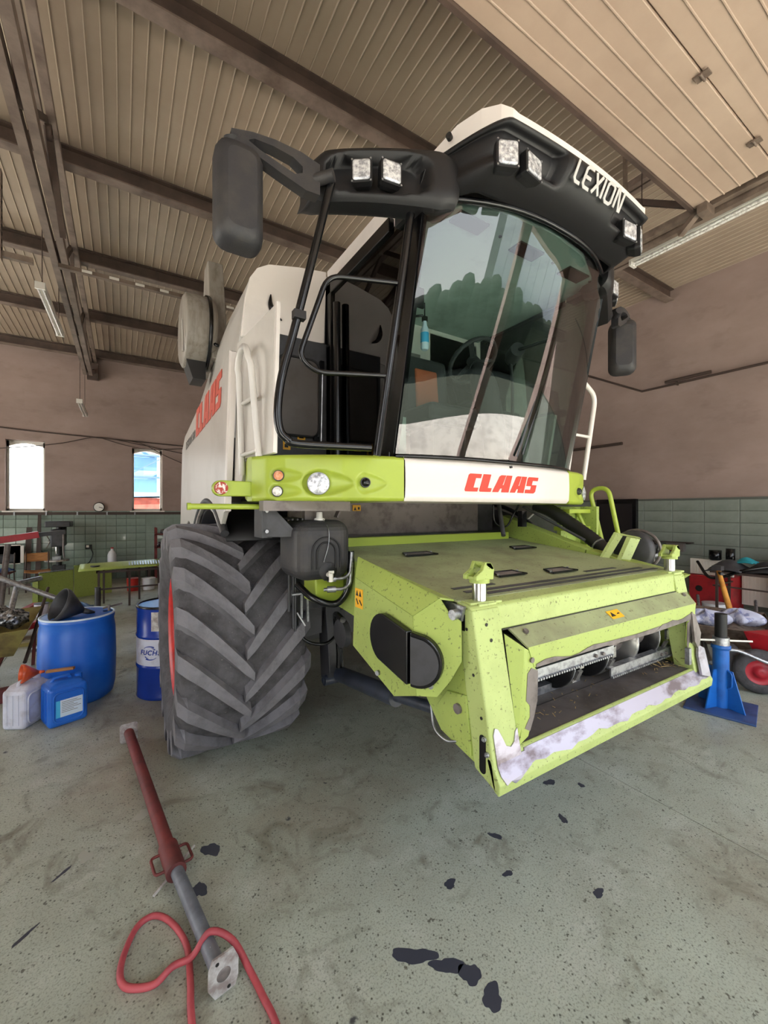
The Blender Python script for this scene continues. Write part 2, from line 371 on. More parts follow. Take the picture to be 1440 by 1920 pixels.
b = MB(); wall_with_holes(YF, YB, ZC + .05, [(4.8, 11.0, 0.0, 4.55)], lambda a, c, z0, z1: b.box(XL - .3, XL, a, c, z0, z1)); struct(b.build('wall_left', 'wall'), 'plaster end wall with a gate opening added for daylight, beyond the left edge of the picture')  # unseen gate opening added to brighten the back left
DOORS = [(-.2, 4.55, 0.0, 4.55), (5.0, 8.4, 0.0, 4.55), (-7.4, -2.6, 0.0, 4.55)]  # last opening is unseen, added to light the left of the hall
b = MB(); wall_with_holes(XL - .3, XR + .3, ZC + .05, DOORS, lambda a, c, z0, z1: b.box(a, c, YF - .35, YF, z0, z1))
struct(b.build('wall_front', 'wall'), 'front wall with the open gateways behind the viewer, the left one added for daylight')
# windows: frame, pane, sill
for i, (a, c) in enumerate(WIN):
    f = MB()
    f.box(a, a + .05, YB + .16, YB + .24, 1.8, 3.5).box(c - .05, c, YB + .16, YB + .24, 1.8, 3.5).box(a, c, YB + .16, YB + .24, 1.8, 1.86)
    pts = [(a, YB + .16, 3.34)] + [(a + (c - a) * t / 8, YB + .16, 3.36 + .1 * math.sin(PI * t / 8)) for t in range(9)] + [(c, YB + .16, 3.34), (c, YB + .16, 3.53), (a, YB + .16, 3.53)]
    f.prism(pts, (0, .08, 0))
    wf = f.build('window_%d' % (i + 1), 'tubewhite'); struct(wf, 'tall narrow window with a shallow arched head in the back wall')
    MB().box(a + .05, c - .05, YB + .195, YB + .203, 1.86, 3.36).build('pane', 'winglass', wf)
    MB().box(a - .05, c + .05, YB - .05, YB + .16, 1.77, 1.805).build('window_sill', 'tubewhite', wf)
# dado tiles, each its own piece where the photo shows them
MB().box(XL, XR, YB - .012, YB - .002, 0, 1.80).build('tile_bed', 'grout', wb)
MB().box(XR - .012, XR - .002, YF, YB, 0, 2.02).build('tile_bed', 'grout', wr)
def tile_mesh(w, h, name, m):
    t = MB().add([(-w / 2, 0, -h / 2), (w / 2, 0, -h / 2), (w / 2, 0, h / 2), (-w / 2, 0, h / 2), (-w / 2 + .006, -.008, -h / 2 + .006), (w / 2 - .006, -.008, -h / 2 + .006), (w / 2 - .006, -.008, h / 2 - .006), (-w / 2 + .006, -.008, h / 2 - .006)],
                 [(4, 5, 6, 7), (0, 1, 5, 4), (1, 2, 6, 5), (2, 3, 7, 6), (3, 0, 4, 7)])
    me = bpy.data.meshes.new(name); me.from_pydata(t.v, [], t.f); me.materials.append(MATS[m]); return me
tm = tile_mesh(.222, .196, 'tile', 'tile'); k = 0
for i in range(14):
    for j in range(9):
        jt = Matrix.Rotation(rnd.uniform(-.006, .006), 4, 'X') @ Matrix.Rotation(rnd.uniform(-.008, .008), 4, 'Z')
        place('tile', tm, wb, Matrix.Translation((-2.5 + i * .226, YB - .012, .1 + j * .2)) @ jt)
rest = MB()
for i in list(range(-28, 0)) + list(range(14, 49)):
    for j in range(9):
        x = -2.5 + i * .226; rest.box(x - .111, x + .111, YB - .02, YB - .012, .002 + j * .2, .198 + j * .2)
o = rest.build('tile_field', 'tile', wb); o['kind'] = 'stuff'
tm2 = tile_mesh(.496, .196, 'tile', 'tilegrey')
for i in range(11):
    for j in range(10):
        place('tile', tm2, wr, Matrix.Translation((XR - .012, .45 + i * .5, .1 + j * .2)) @ Matrix.Rotation(-PI / 2, 4, 'Z') @ Matrix.Rotation(rnd.uniform(-.004, .004), 4, 'X'))
rest = MB()
for i in list(range(-6, 0)) + list(range(11, 25)):
    for j in range(10): rest.box(XR - .02, XR - .012, .202 + i * .5, .698 + i * .5, .002 + j * .2, .198 + j * .2)
o = rest.build('tile_field', 'tilegrey', wr); o['kind'] = 'stuff'
MB().box(XR - .03, XR, YF, YB, 2.0, 2.03).build('tile_cap', 'grout', wr)
# a dark conduit along the top of the back dado, with brackets
t1 = MB().box(XL, XR, YB - .06, YB - .012, 1.70, 1.77).build('trim_1', 'pipe'); struct(t1, 'dark conduit rail along the top of the back wall tiles')
for x in (-2.2, -1.6, -.98, -.35, .28): MB().box(x, x + .03, YB - .07, YB - .01, 1.69, 1.78).build('bracket', 'galv', t1)
# ceiling: ribbed sandwich panels lying on purlins
ce = MB().box(XL - .3, XR + .3, YF - .3, YB + .3, ZC + .06, ZC + .2).build('ceiling', 'steelbrown'); struct(ce, 'roof of ribbed beige sheet panels on brown steel purlins')
RP = .118; NP = 10
prof = []
for i in range(NP):
    x = i * RP; prof += [(x, 0), (x + RP - .016, 0), (x + RP - .012, -.007), (x + RP - .006, -.007)]
prof.append((NP * RP, 0))
for px in range(15):
    x0 = XL + px * NP * RP; m_ = MB()
    for seg in (0,):
        vs = [(x0 + x, y, ZC + z) for y in (YF, YB) for x, z in prof]; n_ = len(prof)
        m_.add(vs, [(i, i + 1, n_ + i + 1, n_ + i) for i in range(n_ - 1)])
    pn = m_.build('roof_panel', 'ceil', ce)
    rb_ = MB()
    for i in range(NP): rb_.box(x0 + (i + 1) * RP - .012, x0 + (i + 1) * RP - .006, YF, YB, ZC - .010, ZC - .006)  # lighter strips along the ribs, their highlight put into the colour
    o = rb_.build('rib_highlight', 'ribhighlight', pn); o['kind'] = 'stuff'
for y in (13.0, 10.5, 8.15, 5.95, 3.75, 1.5, -.75):
    p = MB().box(XL, XR, y - .008, y + .008, ZC - .21, ZC - .01).box(XL, XR, y - .07, y + .07, ZC - .03, ZC - .012)
    po = p.build('purlin', 'steelbrown', ce); MB().box(XL, XR, y - .07, y + .07, ZC - .222, ZC - .205).build('purlin_flange', 'trussgrey', po)
# roof trusses
def truss(n, x, lab):
    e = bpy.data.objects.new('trim_%d' % n, None); COL.objects.link(e); e.location = (x, YB, ZC - .3); W0[e] = Vector((x, YB, ZC - .3)); struct(e, lab)
    zt, zb = ZC - .25, 4.86; y1 = 11.3
    for dx in (-.05, .05):
        MB().box(x + dx - .035, x + dx + .035, YF, YB, zt - .05, zt + .03).build('top_chord', 'trussgrey', e)
        MB().box(x + dx - .035, x + dx + .035, YF, y1, zb - .05, zb + .05).build('bottom_chord', 'trussgrey', e)
    MB().bar((x, y1 - .05, zb), (x, YB, zt - .25), .12, .1).build('end_strut', 'trussgrey', e)
    ys = [11.3, 10.1, 8.9, 7.7, 6.5, 5.3, 4.1, 2.9, 1.7, .5, -.7]
    for i in range(len(ys) - 1):
        a, c = ((x, ys[i], zb), (x, ys[i + 1], zt)) if i % 2 == 0 else ((x, ys[i], zt), (x, ys[i + 1], zb))
        MB().bar(a, c, .05, .06).build('web_strut', 'steelbrown', e)
    MB().box(x - .12, x + .12, YB - .16, YB, zt - .5, zt - .1).build('wall_plate', 'steelbrown', e)
    return e
tr = truss(2, -.64, 'grey-brown steel lattice roof truss at the left of the picture')
truss(3, 5.2, 'steel lattice roof truss behind the overhead door, right of the cab')
# perforated hanger and slotted cable rail hung from the left truss
hg = MB()
hx, hy = -.92, 5.0
hg.box(hx - .004, hx + .004, hy - .035, hy + .035, 4.06, 4.86)
o = hg.build('hanger', 'doorsteel', tr)
for i in range(9): MB().box(hx - .007, hx + .007, hy - .009, hy + .009, 4.14 + i * .07, 4.17 + i * .07).build('slot', 'printblack', tr)
rl = MB().bar((-2.6, 5.02, 4.12), (-.70, 5.02, 4.12), .05, .05).build('slotted_rail', 'doorsteel', tr)
rl2 = MB().bar((-.62, 6.05, 4.62), (3.4, 6.05, 4.62), .06, .045).build('slotted_rail', 'doorsteel', tr)
for i in range(14): MB().box(-.4 + i * .27, -.3 + i * .27, 6.015, 6.022, 4.605, 4.635).build('slot', 'tubewhite', tr)
lk = MB().bar((-.52, 4.5, 4.98), (-.52, 5.45, 4.66), .05, .05)
lk.lathe([(.035, -.02), (.06, -.02), (.06, .02), (.035, .02)], (-.52, 4.47, 4.99), 'x', 14, caps=False)
lk.build('tie_bar', 'steelbrown', tr)
# open sectional door lying under the roof
dr = bpy.data.objects.new('door_1', None); COL.objects.link(dr); dr.location = (2.17, YF, 4.6); W0[dr] = Vector((2.17, YF, 4.6))
struct(dr, 'open sectional overhead door with ribbed beige panels under the roof')
for s in range(8):
    y1 = 1.73 - s * .565; y0 = y1 - .557; q = MB(); z = 4.6 + .012 * (s % 2)
    q.box(-.15, 4.50, y0, y1, z, z + .045)
    for r_ in range(1, 5): yy = y0 + r_ * .1114; q.box(-.15, 4.50, yy - .006, yy + .006, z - .008, z)
    q.build('door_panel', 'doorpanel', dr, bevel=.003, seg=1)
    if s < 7:
        for hxx in (.45, 1.35, 2.25, 3.15, 4.05):
            h = MB().box(hxx - .03, hxx + .03, y0 - .045, y0 + .035, z - .016, z - .006); h.cyl((hxx - .035, y0 - .004, z - .02), (hxx + .035, y0 - .004, z - .02), .008)
            h.build('hinge', 'doorsteel', dr)
MB().box(-.15, 4.50, 1.73, 1.76, 4.575, 4.66).build('edge_seal', 'steelbrown', dr)
for x in (4.60, -.25):
    MB().box(x - .03, x + .03, YF, 2.55, 4.60, 4.67).build('track', 'doorsteel', dr)
    for y in (-.6, 1.0, 2.4): MB().box(x - .02, x + .02, y, y + .03, 4.67, ZC).build('track_hanger', 'doorsteel', dr)
MB().bar((4.52, 1.7, 4.58), (4.62, 1.9, 4.50), .05, .05).box(4.46, 4.62, 1.62, 1.70, 4.52, 4.60).build('roller_bracket', 'doorsteel', dr)
MB().box(4.66, 4.72, -2.4, 4.6, 4.56, 4.62).build('rail_beam', 'doorsteel', dr)
# pipes on the right wall
b = MB().tube([(XR - .05, -1.0, 4.15), (XR - .05, 4.22, 4.15), (XR - .05, 5.5, 4.85), (XR - .05, 7.2, 5.75)], .02)
t4 = b.build('trim_4', 'pipe'); struct(t4, 'thin dark pipe bending along the right plaster wall')
MB().cyl((XR - .06, 3.08, 4.215), (XR - .06, 3.80, 4.215), .028).build('pipe_sleeve', 'pipe', t4)
for y in (.4, 1.4, 3.6): MB().box(XR - .08, XR, y, y + .02, 4.12, 4.18).build('pipe_clip', 'pipe', t4)
t5 = MB().cyl((XR - .05, 4.6, 3.18), (XR - .05, 8.2, 3.18), .03).build('trim_5', 'pipe'); struct(t5, 'short lower pipe on the right wall behind the cab handrail')
# cables on the back wall
t6 = MB().tube(curve([(-4.5, YB - .03, 3.95), (-2.4, YB - .03, 3.78), (-.8, YB - .03, 3.72), (1.4, YB - .03, 3.66), (3.6, YB - .03, 3.6)]), .016, 6)
o6 = t6.build('trim_6', 'pipe'); struct(o6, 'brown cables sagging along the back wall above the windows')
for pts in ([(-3.2, 3.2), (-2.2, 3.32), (-1.3, 3.5), (-.55, 3.72), (0.2, 3.64), (1.6, 3.42)], [(-.5, 3.72), (.1, 3.56), (.7, 3.5), (1.6, 3.6)], [(.1, 3.70), (.5, 3.62), (1.0, 3.36), (1.6, 3.1)]):
    MB().tube(curve([(x, YB - .04, z) for x, z in pts]), .010, 6).build('cable', 'pipe', o6)

# outside: yard, far buildings behind the back windows
yd = MB().box(-60, 60, -8.0, YF - .35, -.35, -.02).build('yard', 'yard'); struct(yd, 'sunlit concrete yard outside the gate')
lw = MB().box(-60, 90, -60, -8.0, -.35, -.03).build('verge', 'grass'); struct(lw, 'dark ground beyond the yard')
wh = thing('reflected_hall', 'white panel-clad hall added across the yard for the windshield reflection', 'building', (32, -26, 0))  # unseen hall added as the pale panels mirrored in the glass
for i in range(15): MB().box(12 + i * 3.0, 14.9 + i * 3.0, -34, -26, -.03, 12).build('wall_panel', 'sidingwhite', wh)
MB().box(11.9, 57, -33.9, -26.15, -.03, 11.9).build('wall_frame', 'darkgrey', wh)
MB().box(11.6, 57.2, -34.2, -25.8, 12, 12.3).build('roof', 'darkgrey', wh)
hg_ = thing('added_tree_row', 'tall dark hedge added before the white hall to darken the windshield reflection', 'trees', (30, -22, 0))  # unseen tree row added to darken the middle of the glass reflection
for i in range(34): MB().grid(lambda a, b, i=i: (-12 + i * 2.4 + 2.3 * math.sin(PI * b) ** .6 * math.cos(2 * PI * a) * (1 + .12 * math.sin(9 * a + i)), -22 + 1.6 * math.sin(PI * b) * math.sin(2 * PI * a), -.1 + (5.4 + .35 * math.sin(i * 2.1) + .03 * i) * (1 - math.cos(PI * b)) / 2), 12, 10).build('tree_crown', 'trees', hg_)
sy = MB().box(-60, XL - .3, YF - .35, YB + .5, -.35, -.02).build('side_yard', 'yard'); struct(sy, 'sunlit concrete beside the hall')
yb_ = MB().box(-60, 60, YB + .5, 70, -.35, -.02).build('back_yard', 'yard'); struct(yb_, 'bright ground behind the back wall')
bb = thing('brick_building', 'sunlit red brick building seen low in the narrow window', 'building', (1.6, 24, 0))
MB().box(-.6, 4.5, 24, 27, 0, 2.45).build('brick_wall', 'brickfar', bb)
MB().prism([(-.8, 23.8, 2.45), (4.7, 23.8, 2.65), (4.7, 27.2, 2.65), (-.8, 27.2, 2.45)], (0, 0, .12)).build('roof', 'silofar', bb)
el = thing('grain_elevator', 'pale blue steel grain elevator tower seen through the window', 'tower', (1.6, 40, 0))
MB().box(.6, 2.5, 40, 42, 0, 11.5).build('tower_leg', 'silofar', el); MB().box(.2, 3.4, 39.6, 42.4, 10.2, 12.2).build('head_house', 'silofar', el)
for z in (4.5, 6.3, 8.1): MB().box(0.1, 3.2, 39.4, 39.9, z, z + .16).build('walkway', 'silodark', el)
for x, x2, z in ((.2, 3.0, 4.6), (3.0, .2, 6.4), (.2, 3.0, 8.2)): MB().bar((x, 39.5, z), (x2, 39.5, z + 1.7), .1).build('brace', 'silodark', el)
MB().box(2.9, 3.3, 39.8, 40.2, 0, 10).build('pipe_column', 'silodark', el)
# hanging tube lamps
def tube_lamp(p, q, lab, hang, n=2):
    p, q = Vector(p), Vector(q); t = thing('tube_light', lab, 'lamp', tuple((p + q) / 2), None)
    MB().bar(p, q, .10, .05).build('housing', 'tubewhite', t)
    d = Vector((0, 0, -.045)); s = (q - p).cross(Vector((0, 0, 1))).normalized() * .028
    for k in (-1, 1): MB().cyl(p + d + s * k, q + d + s * k, .014, n=10).build('tube', 'lampwhite', t)
    for f in (.08, .92): c = p.lerp(q, f); MB().tube([c, c + Vector((0, 0, hang))], .006, 6).build('hanging_wire', 'pipe', t)
    for c in (p, q): MB().box(c.x - .055, c.x + .055, c.y - .015, c.y + .015, c.z - .06, c.z + .03).build('end_cap', 'tubewhite', t)
    return t
tube_lamp((-.90, 6.95, 4.74), (-.86, 8.6, 4.72), 'long white fluorescent lamp hanging beside the left roof truss', 1.0)
tube_lamp((-.80, 11.4, 4.25), (-.78, 12.8, 4.22), 'small white tube lamp hung on wires below the truss end, near the back wall', 1.25)
tube_lamp((4.92, 1.25, 4.66), (4.92, 2.5, 4.64), 'white fluorescent tube lamp beside the overhead door track on the right', 1.25)
# ================================================================== the combine harvester
CX = 2.17
def mx(x): return 2 * CX - x
cb = thing('combine_harvester', 'lime green and white combine harvester with black cab visor, parked facing the viewer', 'combine harvester', (CX, 3.55, 0))
def part(name, mb, m, parent=None, **k): return mb.build(name, m, parent or cb, **k)

# ---- wheels
def wheel(name, xc, yc, R, wd, out, nl=18, rimr=.47, hub=True):
    """tyre with its own lug pieces; out = -1 when the outer side faces -x"""
    R0 = R - .06; h = wd / 2
    prof = [(rimr, -h * .82), (rimr + .05, -h * .93), (R0 - .20, -h * .99), (R0 - .09, -h), (R0 - .025, -h * .94), (R0, -h * .8), (R0 + .008, 0), (R0, h * .8), (R0 - .025, h * .94), (R0 - .09, h), (R0 - .20, h * .99), (rimr + .05, h * .93), (rimr, h * .82)]
    t = MB().lathe(prof, (xc, yc, R), 'x', 64, caps=False); tyre = t.build(name, 'rubber', cb)
    # rim, dished towards the outer side
    r = MB().lathe([(rimr + .012, -h * .80), (rimr + .02, -h * .86), (rimr + .0, -h * .865), (rimr - .03, -h * .76), (rimr - .05, h * .2), (rimr - .1, h * .25), (.18, h * .1), (.15, -h * .25), (.02, -h * .27)] if out < 0 else
                   [(rimr + .012, h * .80), (rimr + .02, h * .86), (rimr + .0, h * .865), (rimr - .03, h * .76), (rimr - .05, -h * .2), (rimr - .1, -h * .25), (.18, -h * .1), (.15, h * .25), (.02, h * .27)], (xc, yc, R), 'x', 48, caps=False)
    r.build('rim', 'red', tyre, label='red steel wheel rim')
    for k in range(10):
        a = 2 * PI * k / 10; c = Vector((xc + out * h * .12, yc + .22 * math.cos(a), R + .22 * math.sin(a)))
        MB().cyl(c, c + Vector((out * .04, 0, 0)), .018, n=6).build('wheel_nut', 'galv', tyre)
    # lugs: chevron bars, one mesh per side, shared by the copies
    for sd in (-1, 1):
        rings = []
        for i in range(9):
            s = i / 8; x = sd * (h * 1.0 - (h * 1.06) * s); th = math.radians(31) * (s ** 1.25 * .55 + s * .45) - math.radians(3)
            rr = R if s > .12 else R - .035 * (1 - s / .12); base = (R0 - .02) if s > .08 else R0 - .12
            wt = .040 * (1.15 - .25 * s); wb = wt + .03
            if i == 8: wt *= .7
            # sections follow the bar's direction, spread along the circumference
            sec = []
            for da, rad in ((-wb, base), (-wt, rr), (wt, rr), (wb, base)):
                a = th + da * 1.15 / R; sec.append((x, -rad * math.cos(a), -rad * math.sin(a)))
            rings.append(sec)
        mb = MB().loft(rings, smooth=False); me = bpy.data.meshes.new('tread_lug'); me.from_pydata(mb.v, [], mb.f); me.materials.append(MATS['rubberlug'])
        bm = bmesh.new(); bm.from_mesh(me); bmesh.ops.recalc_face_normals(bm, faces=bm.faces); bm.to_mesh(me); bm.free()
        for k in range(nl):
            a = 2 * PI * (k + (.5 if sd > 0 else 0)) / nl
            place('tread_lug', me, tyre, Matrix.Translation((xc, yc, R)) @ Matrix.Rotation(-a, 4, 'X'))
    return tyre
wheel('front_wheel', .70, 3.55, .85, .84, -1)
wheel('front_wheel', mx(.70), 3.55, .85, .84, 1)
wheel('rear_wheel', .86, 7.5, .62, .5, -1, 18, .32)
wheel('rear_wheel', mx(.86), 7.5, .62, .5, 1, 18, .32)
# ---- chassis and axle
part('axle', MB().box(1.1, 3.24, 3.35, 3.75, .7, 1.1).cyl((.85, 3.55, .85), (3.49, 3.55, .85), .16), 'darkgrey')
part('rear_axle', MB().cyl((.9, 7.5, .62), (3.44, 7.5, .62), .09).box(1.9, 2.44, 7.4, 7.6, .6, 1.2), 'darkgrey')
part('chassis', MB().box(1.22, 3.12, 2.92, 8.4, 1.02, 1.95), 'darkgrey', bevel=.02)
part('belly_pan', MB().prism([(1.35, 2.95, 1.02), (1.35, 4.4, .62), (1.35, 7.0, .75), (1.35, 8.2, 1.02)], (1.64, 0, 0)), 'darkgrey')
part('platform', MB().box(.80, 3.54, 2.42, 3.02, 1.94, 2.10), 'black', bevel=.01)
part('platform_rail', MB().box(.66, 1.20, 2.30, 2.38, 1.80, 1.857), 'wornsteel')
# ---- body shells
hs = [(2.70, 2.80), (3.9, 2.73), (4.9, 2.60), (5.15, 2.48), (5.33, 1.60), (4.95, 1.62), (4.62, 1.70)] + [(3.62 + .98 * math.cos(a), .86 + .98 * math.sin(a)) for a in [math.radians(q) for q in (50, 65, 80, 95, 110, 125)]] + [(2.90, 1.79)]
for sd in (0, 1):
    X = .57 if sd == 0 else mx(.57); e = .035 if sd == 0 else -.035
    sp = part('side_panel', MB().prism([(X, y, z) for y, z in hs], (e, 0, 0)), 'whitebody', bevel=.008)
    part('panel_edge', MB().prism([(X - .006 * (1 if e > 0 else -1), 2.70, 2.80), (X, 2.66, 2.78), (X, 2.84, 1.80), (X, 2.90, 1.79)], (e, 0, 0)), 'white', sp)
    part('wheel_arch', MB().tube([(X + e * .5, 3.60 + 1.0 * math.cos(a), .88 + 1.0 * math.sin(a)) for a in [math.radians(q) for q in range(52, 132, 6)]], .03, 8), 'darkgrey', sp)
    part('rear_corner', MB().prism([(X, 5.14, 2.48), (X, 5.33, 1.60), (X + e * 9, 5.62, 1.62), (X + e * 9, 5.40, 2.46)], (e * .4, 0, 0)), 'white', sp, bevel=.006)
    # mud guard over the front wheel
    x0, x1 = (.60, 1.22) if sd == 0 else (mx(1.22), mx(.60))
    ar = [(3.57 + .96 * math.cos(math.radians(q)), .86 + .96 * math.sin(math.radians(q))) for q in range(40, 140, 10)]
    part('mudguard', MB().loft([[(x, y, z) for y, z in ar] for x in (x0, x1)], caps=False, open_ring=True), 'black', solid=.01)
# upper body (grain tank) from the front outline backwards
fo = [(.64, 2.30), (.66, 2.80), (.685, 3.02), (.715, 3.27), (.75, 3.41), (.80, 3.50), (.88, 3.55), (1.11, 3.60), (CX, 3.62)]
def ring(y, dz, dx): 
    L = [(CX - (CX - x) * dx, y, 2.3 + (z - 2.3) * dz) for x, z in fo]; return L + [(mx(x), y_, z) for x, y_, z in L[-2::-1]]
tk = part('grain_tank', MB().loft([ring(2.95, 1, 1), ring(3.6, .985, .995), ring(4.4, .93, .98), ring(5.2, .80, .96)], smooth=False), 'whitebody', bevel=.01)
part('engine_hood', MB().loft([[(1.0, 5.2, 1.9), (1.0, 5.2, 3.2), (3.34, 5.2, 3.2), (3.34, 5.2, 1.9)], [(1.05, 7.6, 1.7), (1.05, 7.6, 3.1), (3.29, 7.6, 3.1), (3.29, 7.6, 1.7)], [(1.15, 8.7, 1.2), (1.15, 8.7, 2.5), (3.19, 8.7, 2.5), (3.19, 8.7, 1.2)]], smooth=False), 'whitebody', bevel=.03)
part('tank_front_panel', MB().prism([(.69, 2.93, 3.0), (.715, 2.93, 3.27), (.75, 2.93, 3.42), (.80, 2.93, 3.50), (.88, 2.93, 3.55), (1.11, 2.93, 3.60), (1.325, 2.93, 3.63), (1.31, 2.93, 3.08), (.96, 2.93, 3.03)], (0, .03, 0)), 'white', bevel=.006)
# curved dark slit behind the access panel
part('panel_slit', MB().tube(curve([(.890, 2.915, 3.33), (.888, 2.915, 3.26), (.915, 2.915, 3.20), (.97, 2.915, 3.165)]), .02, 6, rs=[.004 + .016 * math.sin(PI * (i / 18)) for i in range(19)]), 'blackgloss')
# dark engine-side wall between tank and cab, with a rounded door
dw = part('dark_wall', MB().box(.90, 1.31, 2.90, 2.97, 2.1, 3.06), 'darkgrey')
M_ = frame((1.09, 2.895, 2.63), (1, 0, 0), (0, 0, 1))
part('service_door', MB(M_).prism([(x, y, -.02) for x, y in rrect(.30, .56, .06)], (0, 0, .03)), 'greybrown', dw, bevel=.008)
part('door_seal', MB(M_).tube([(x, y, .012) for x, y in rrect(.31, .57, .06)], .008, 6, closed=True), 'black', dw)
part('latch', MB().box(1.25, 1.28, 2.87, 2.90, 2.86, 2.92), 'blackgloss', dw); part('latch', MB().box(1.2, 1.24, 2.87, 2.90, 2.30, 2.35), 'blackgloss', dw)
for x, w_, z in ((1.0, .055, 2.30), (1.11, .06, 2.33)):
    part('warning_sticker', MB().box(x - w_ / 2, x + w_ / 2, 2.896, 2.899, z - .06, z + .06), 'yellow', dw)
    part('pictogram', MB().prism([(x - .02, 2.8955, z), (x + .02, 2.8955, z), (x, 2.8955, z + .04)], (0, .001, 0)).box(x - w_ * .3, x + w_ * .2, 2.8955, 2.8965, z - .045, z - .02), 'printblack', dw)
# folded access panel with the arched white handrail
ap = part('access_panel', MB().prism([(.615, 2.72, 2.86), (.615, 2.80, 1.95), (.632, 2.70, 1.95), (.64, 2.62, 2.118), (.70, 2.26, 2.118), (.70, 2.23, 2.92)], (.03, .004, 0)), 'whitebody', bevel=.005)
part('panel_flange', MB().bar((.705, 2.25, 2.12), (.715, 2.215, 2.93), .02, .03), 'white', ap)
hrp = [(.625, 2.63, 2.02), (.60, 2.60, 2.62)] + [(.59, 2.475 + .125 * math.cos(a), 2.62 + .125 * math.sin(a)) for a in [math.radians(q) for q in range(15, 180, 15)]] + [(.605, 2.35, 2.62), (.655, 2.37, 2.11)]
hr = part('grab_rail', MB().tube(hrp, .019, 10), 'whitebody')
for z in (2.14, 2.45): part('rung', MB().cyl((.618, 2.61, z), (.64, 2.36, z), .012), 'whitebody', hr)
# ---- lettering on the side: maker's name and type
def poly_text(glyphs, M, sc, gap, shear, m, parent, name, sx=1.0, ext=.003, bend=None):
    x = 0.0; mb = MB(M)
    for g, wd in glyphs:
        for poly in g: mb.prism([((x + px) * sc * sx + py * sc * shear, py * sc, 0) for px, py in poly], (0, 0, ext))
        x += wd + gap
    if bend: mb.v = [(x_, y_ + bend(x_), z_) for x_, y_, z_ in mb.v]
    return mb.build(name, m, parent)
gC = ([[(.05, 0), (.62, 0), (.62, .22), (.38, .22), (.38, .76), (.62, .76), (.62, 1), (.05, 1), (0, .92), (0, .08)]], .66)
gL = ([[(.05, 0), (.58, 0), (.58, .22), (.38, .22), (.38, 1), (0, 1), (0, .08)]], .62)
gA = ([[(0, 0), (.30, 0), (.36, .22), (.47, .22), (.47, 0), (.85, 0), (.85, 1), (.545, 1), (.50, .42), (.43, .42), (.50, 1), (.26, 1), (.18, .93)]], .89)
gS = ([[(0, 0), (.56, 0), (.66, .10), (.66, .52), (.34, .52), (.34, .78), (.68, .78), (.68, 1), (.06, 1), (0, .92), (0, .44), (.32, .44), (.32, .22), (0, .22)]], .70)
CLAAS = [gC, gL, gA, gA, gS]
sidep = [o for o in cb.children if o.name.startswith('side_panel')][0]
poly_text(CLAAS, frame((.568, 4.10, 2.465), (0, -1, .045), (0, 0, 1)),   .235, .06, .22, 'logopale', sidep, 'lettering', sx=1.20)
text('LEXION 560', .105, frame((.567, 4.80, 2.44), (0, -1, .05), (0, 0, 1)), 'printgrey', sidep, .25, .001, .003, sx=1.05)
# ---- rotary dust screen and its bracket behind the tank
ds = part('dust_screen', MB().lathe([(.06, .0), (.30, .0), (.335, .02), (.335, .24), (.30, .27)], (.47, 4.3, 3.49), 'x', 36), 'greybeige')
part('screen_band', MB().lathe([(.345, .0), (.345, .03)], (.66, 4.3, 3.49), 'x', 36, caps=False), 'blackgloss', ds, solid=.01)
part('screen_strip', MB().bar((.462, 4.2, 3.55), (.462, 4.13, 3.24), .03, .01, (1, 0, 0)), 'whitebody', ds)
part('duct', MB().prism([(.70, 4.30, 4.22), (.70, 4.50, 4.22), (.70, 4.75, 3.2), (.70, 4.05, 3.2)], (.14, 0, 0)), 'greybeige', bevel=.01)
part('duct_clamp', MB().box(.62, .72, 4.1, 4.2, 3.35, 3.45).cyl((.60, 4.12, 3.4), (.74, 4.0, 3.3), .015), 'blackgloss')
part('dust_flap', MB().prism([(.49, 4.16, 3.2), (.66, 4.16, 3.2), (.66, 4.16, 3.02), (.55, 4.16, 3.02)], (0, .25, 0)), 'black')

# ---- light bar / bumper
def by(x):
    d = abs(x - CX)
    pts = [(0, 1.90), (.4, 1.92), (.78, 1.98), (1.0, 2.03), (1.13, 2.08), (1.27, 2.165), (1.40, 2.26), (1.48, 2.34), (1.535, 2.44)]
    for (a, ya), (b_, yb2) in zip(pts, pts[1:]):
        if d <= b_: return ya + (yb2 - ya) * (d - a) / (b_ - a)
    return pts[-1][1]
pods = [(.93, 1.955, .17, .075, .062, .030), (.75, 1.998, .10, .043, .03, .016), (.745, 1.912, .10, .043, .03, .016), (1.15, 1.955, .13, .06, .03, .012)]
def bump_fn(mirror):
    def fn(u, v):
        d = .785 + u * .75; x = CX - d; z = 1.857 + v * .258; dep = 0.0
        for px, pz, L, hh, r_, k_ in pods:
            t = (x - px); tail = L if t > 0 else r_ * 1.3
            q = (t / tail) ** 2 + ((z - pz) / (hh * (1 - .35 * max(0, t) / L))) ** 2
            if q < 1: dep = max(dep, k_ * 1.3 * (1 - q) ** .5)
        y = by(x) + dep
        e = min(v, 1 - v); y += .02 * max(0, 1 - e / .08) ** 2
        return ((mx(x) if mirror else x), y, z)
    return fn
lbs = []
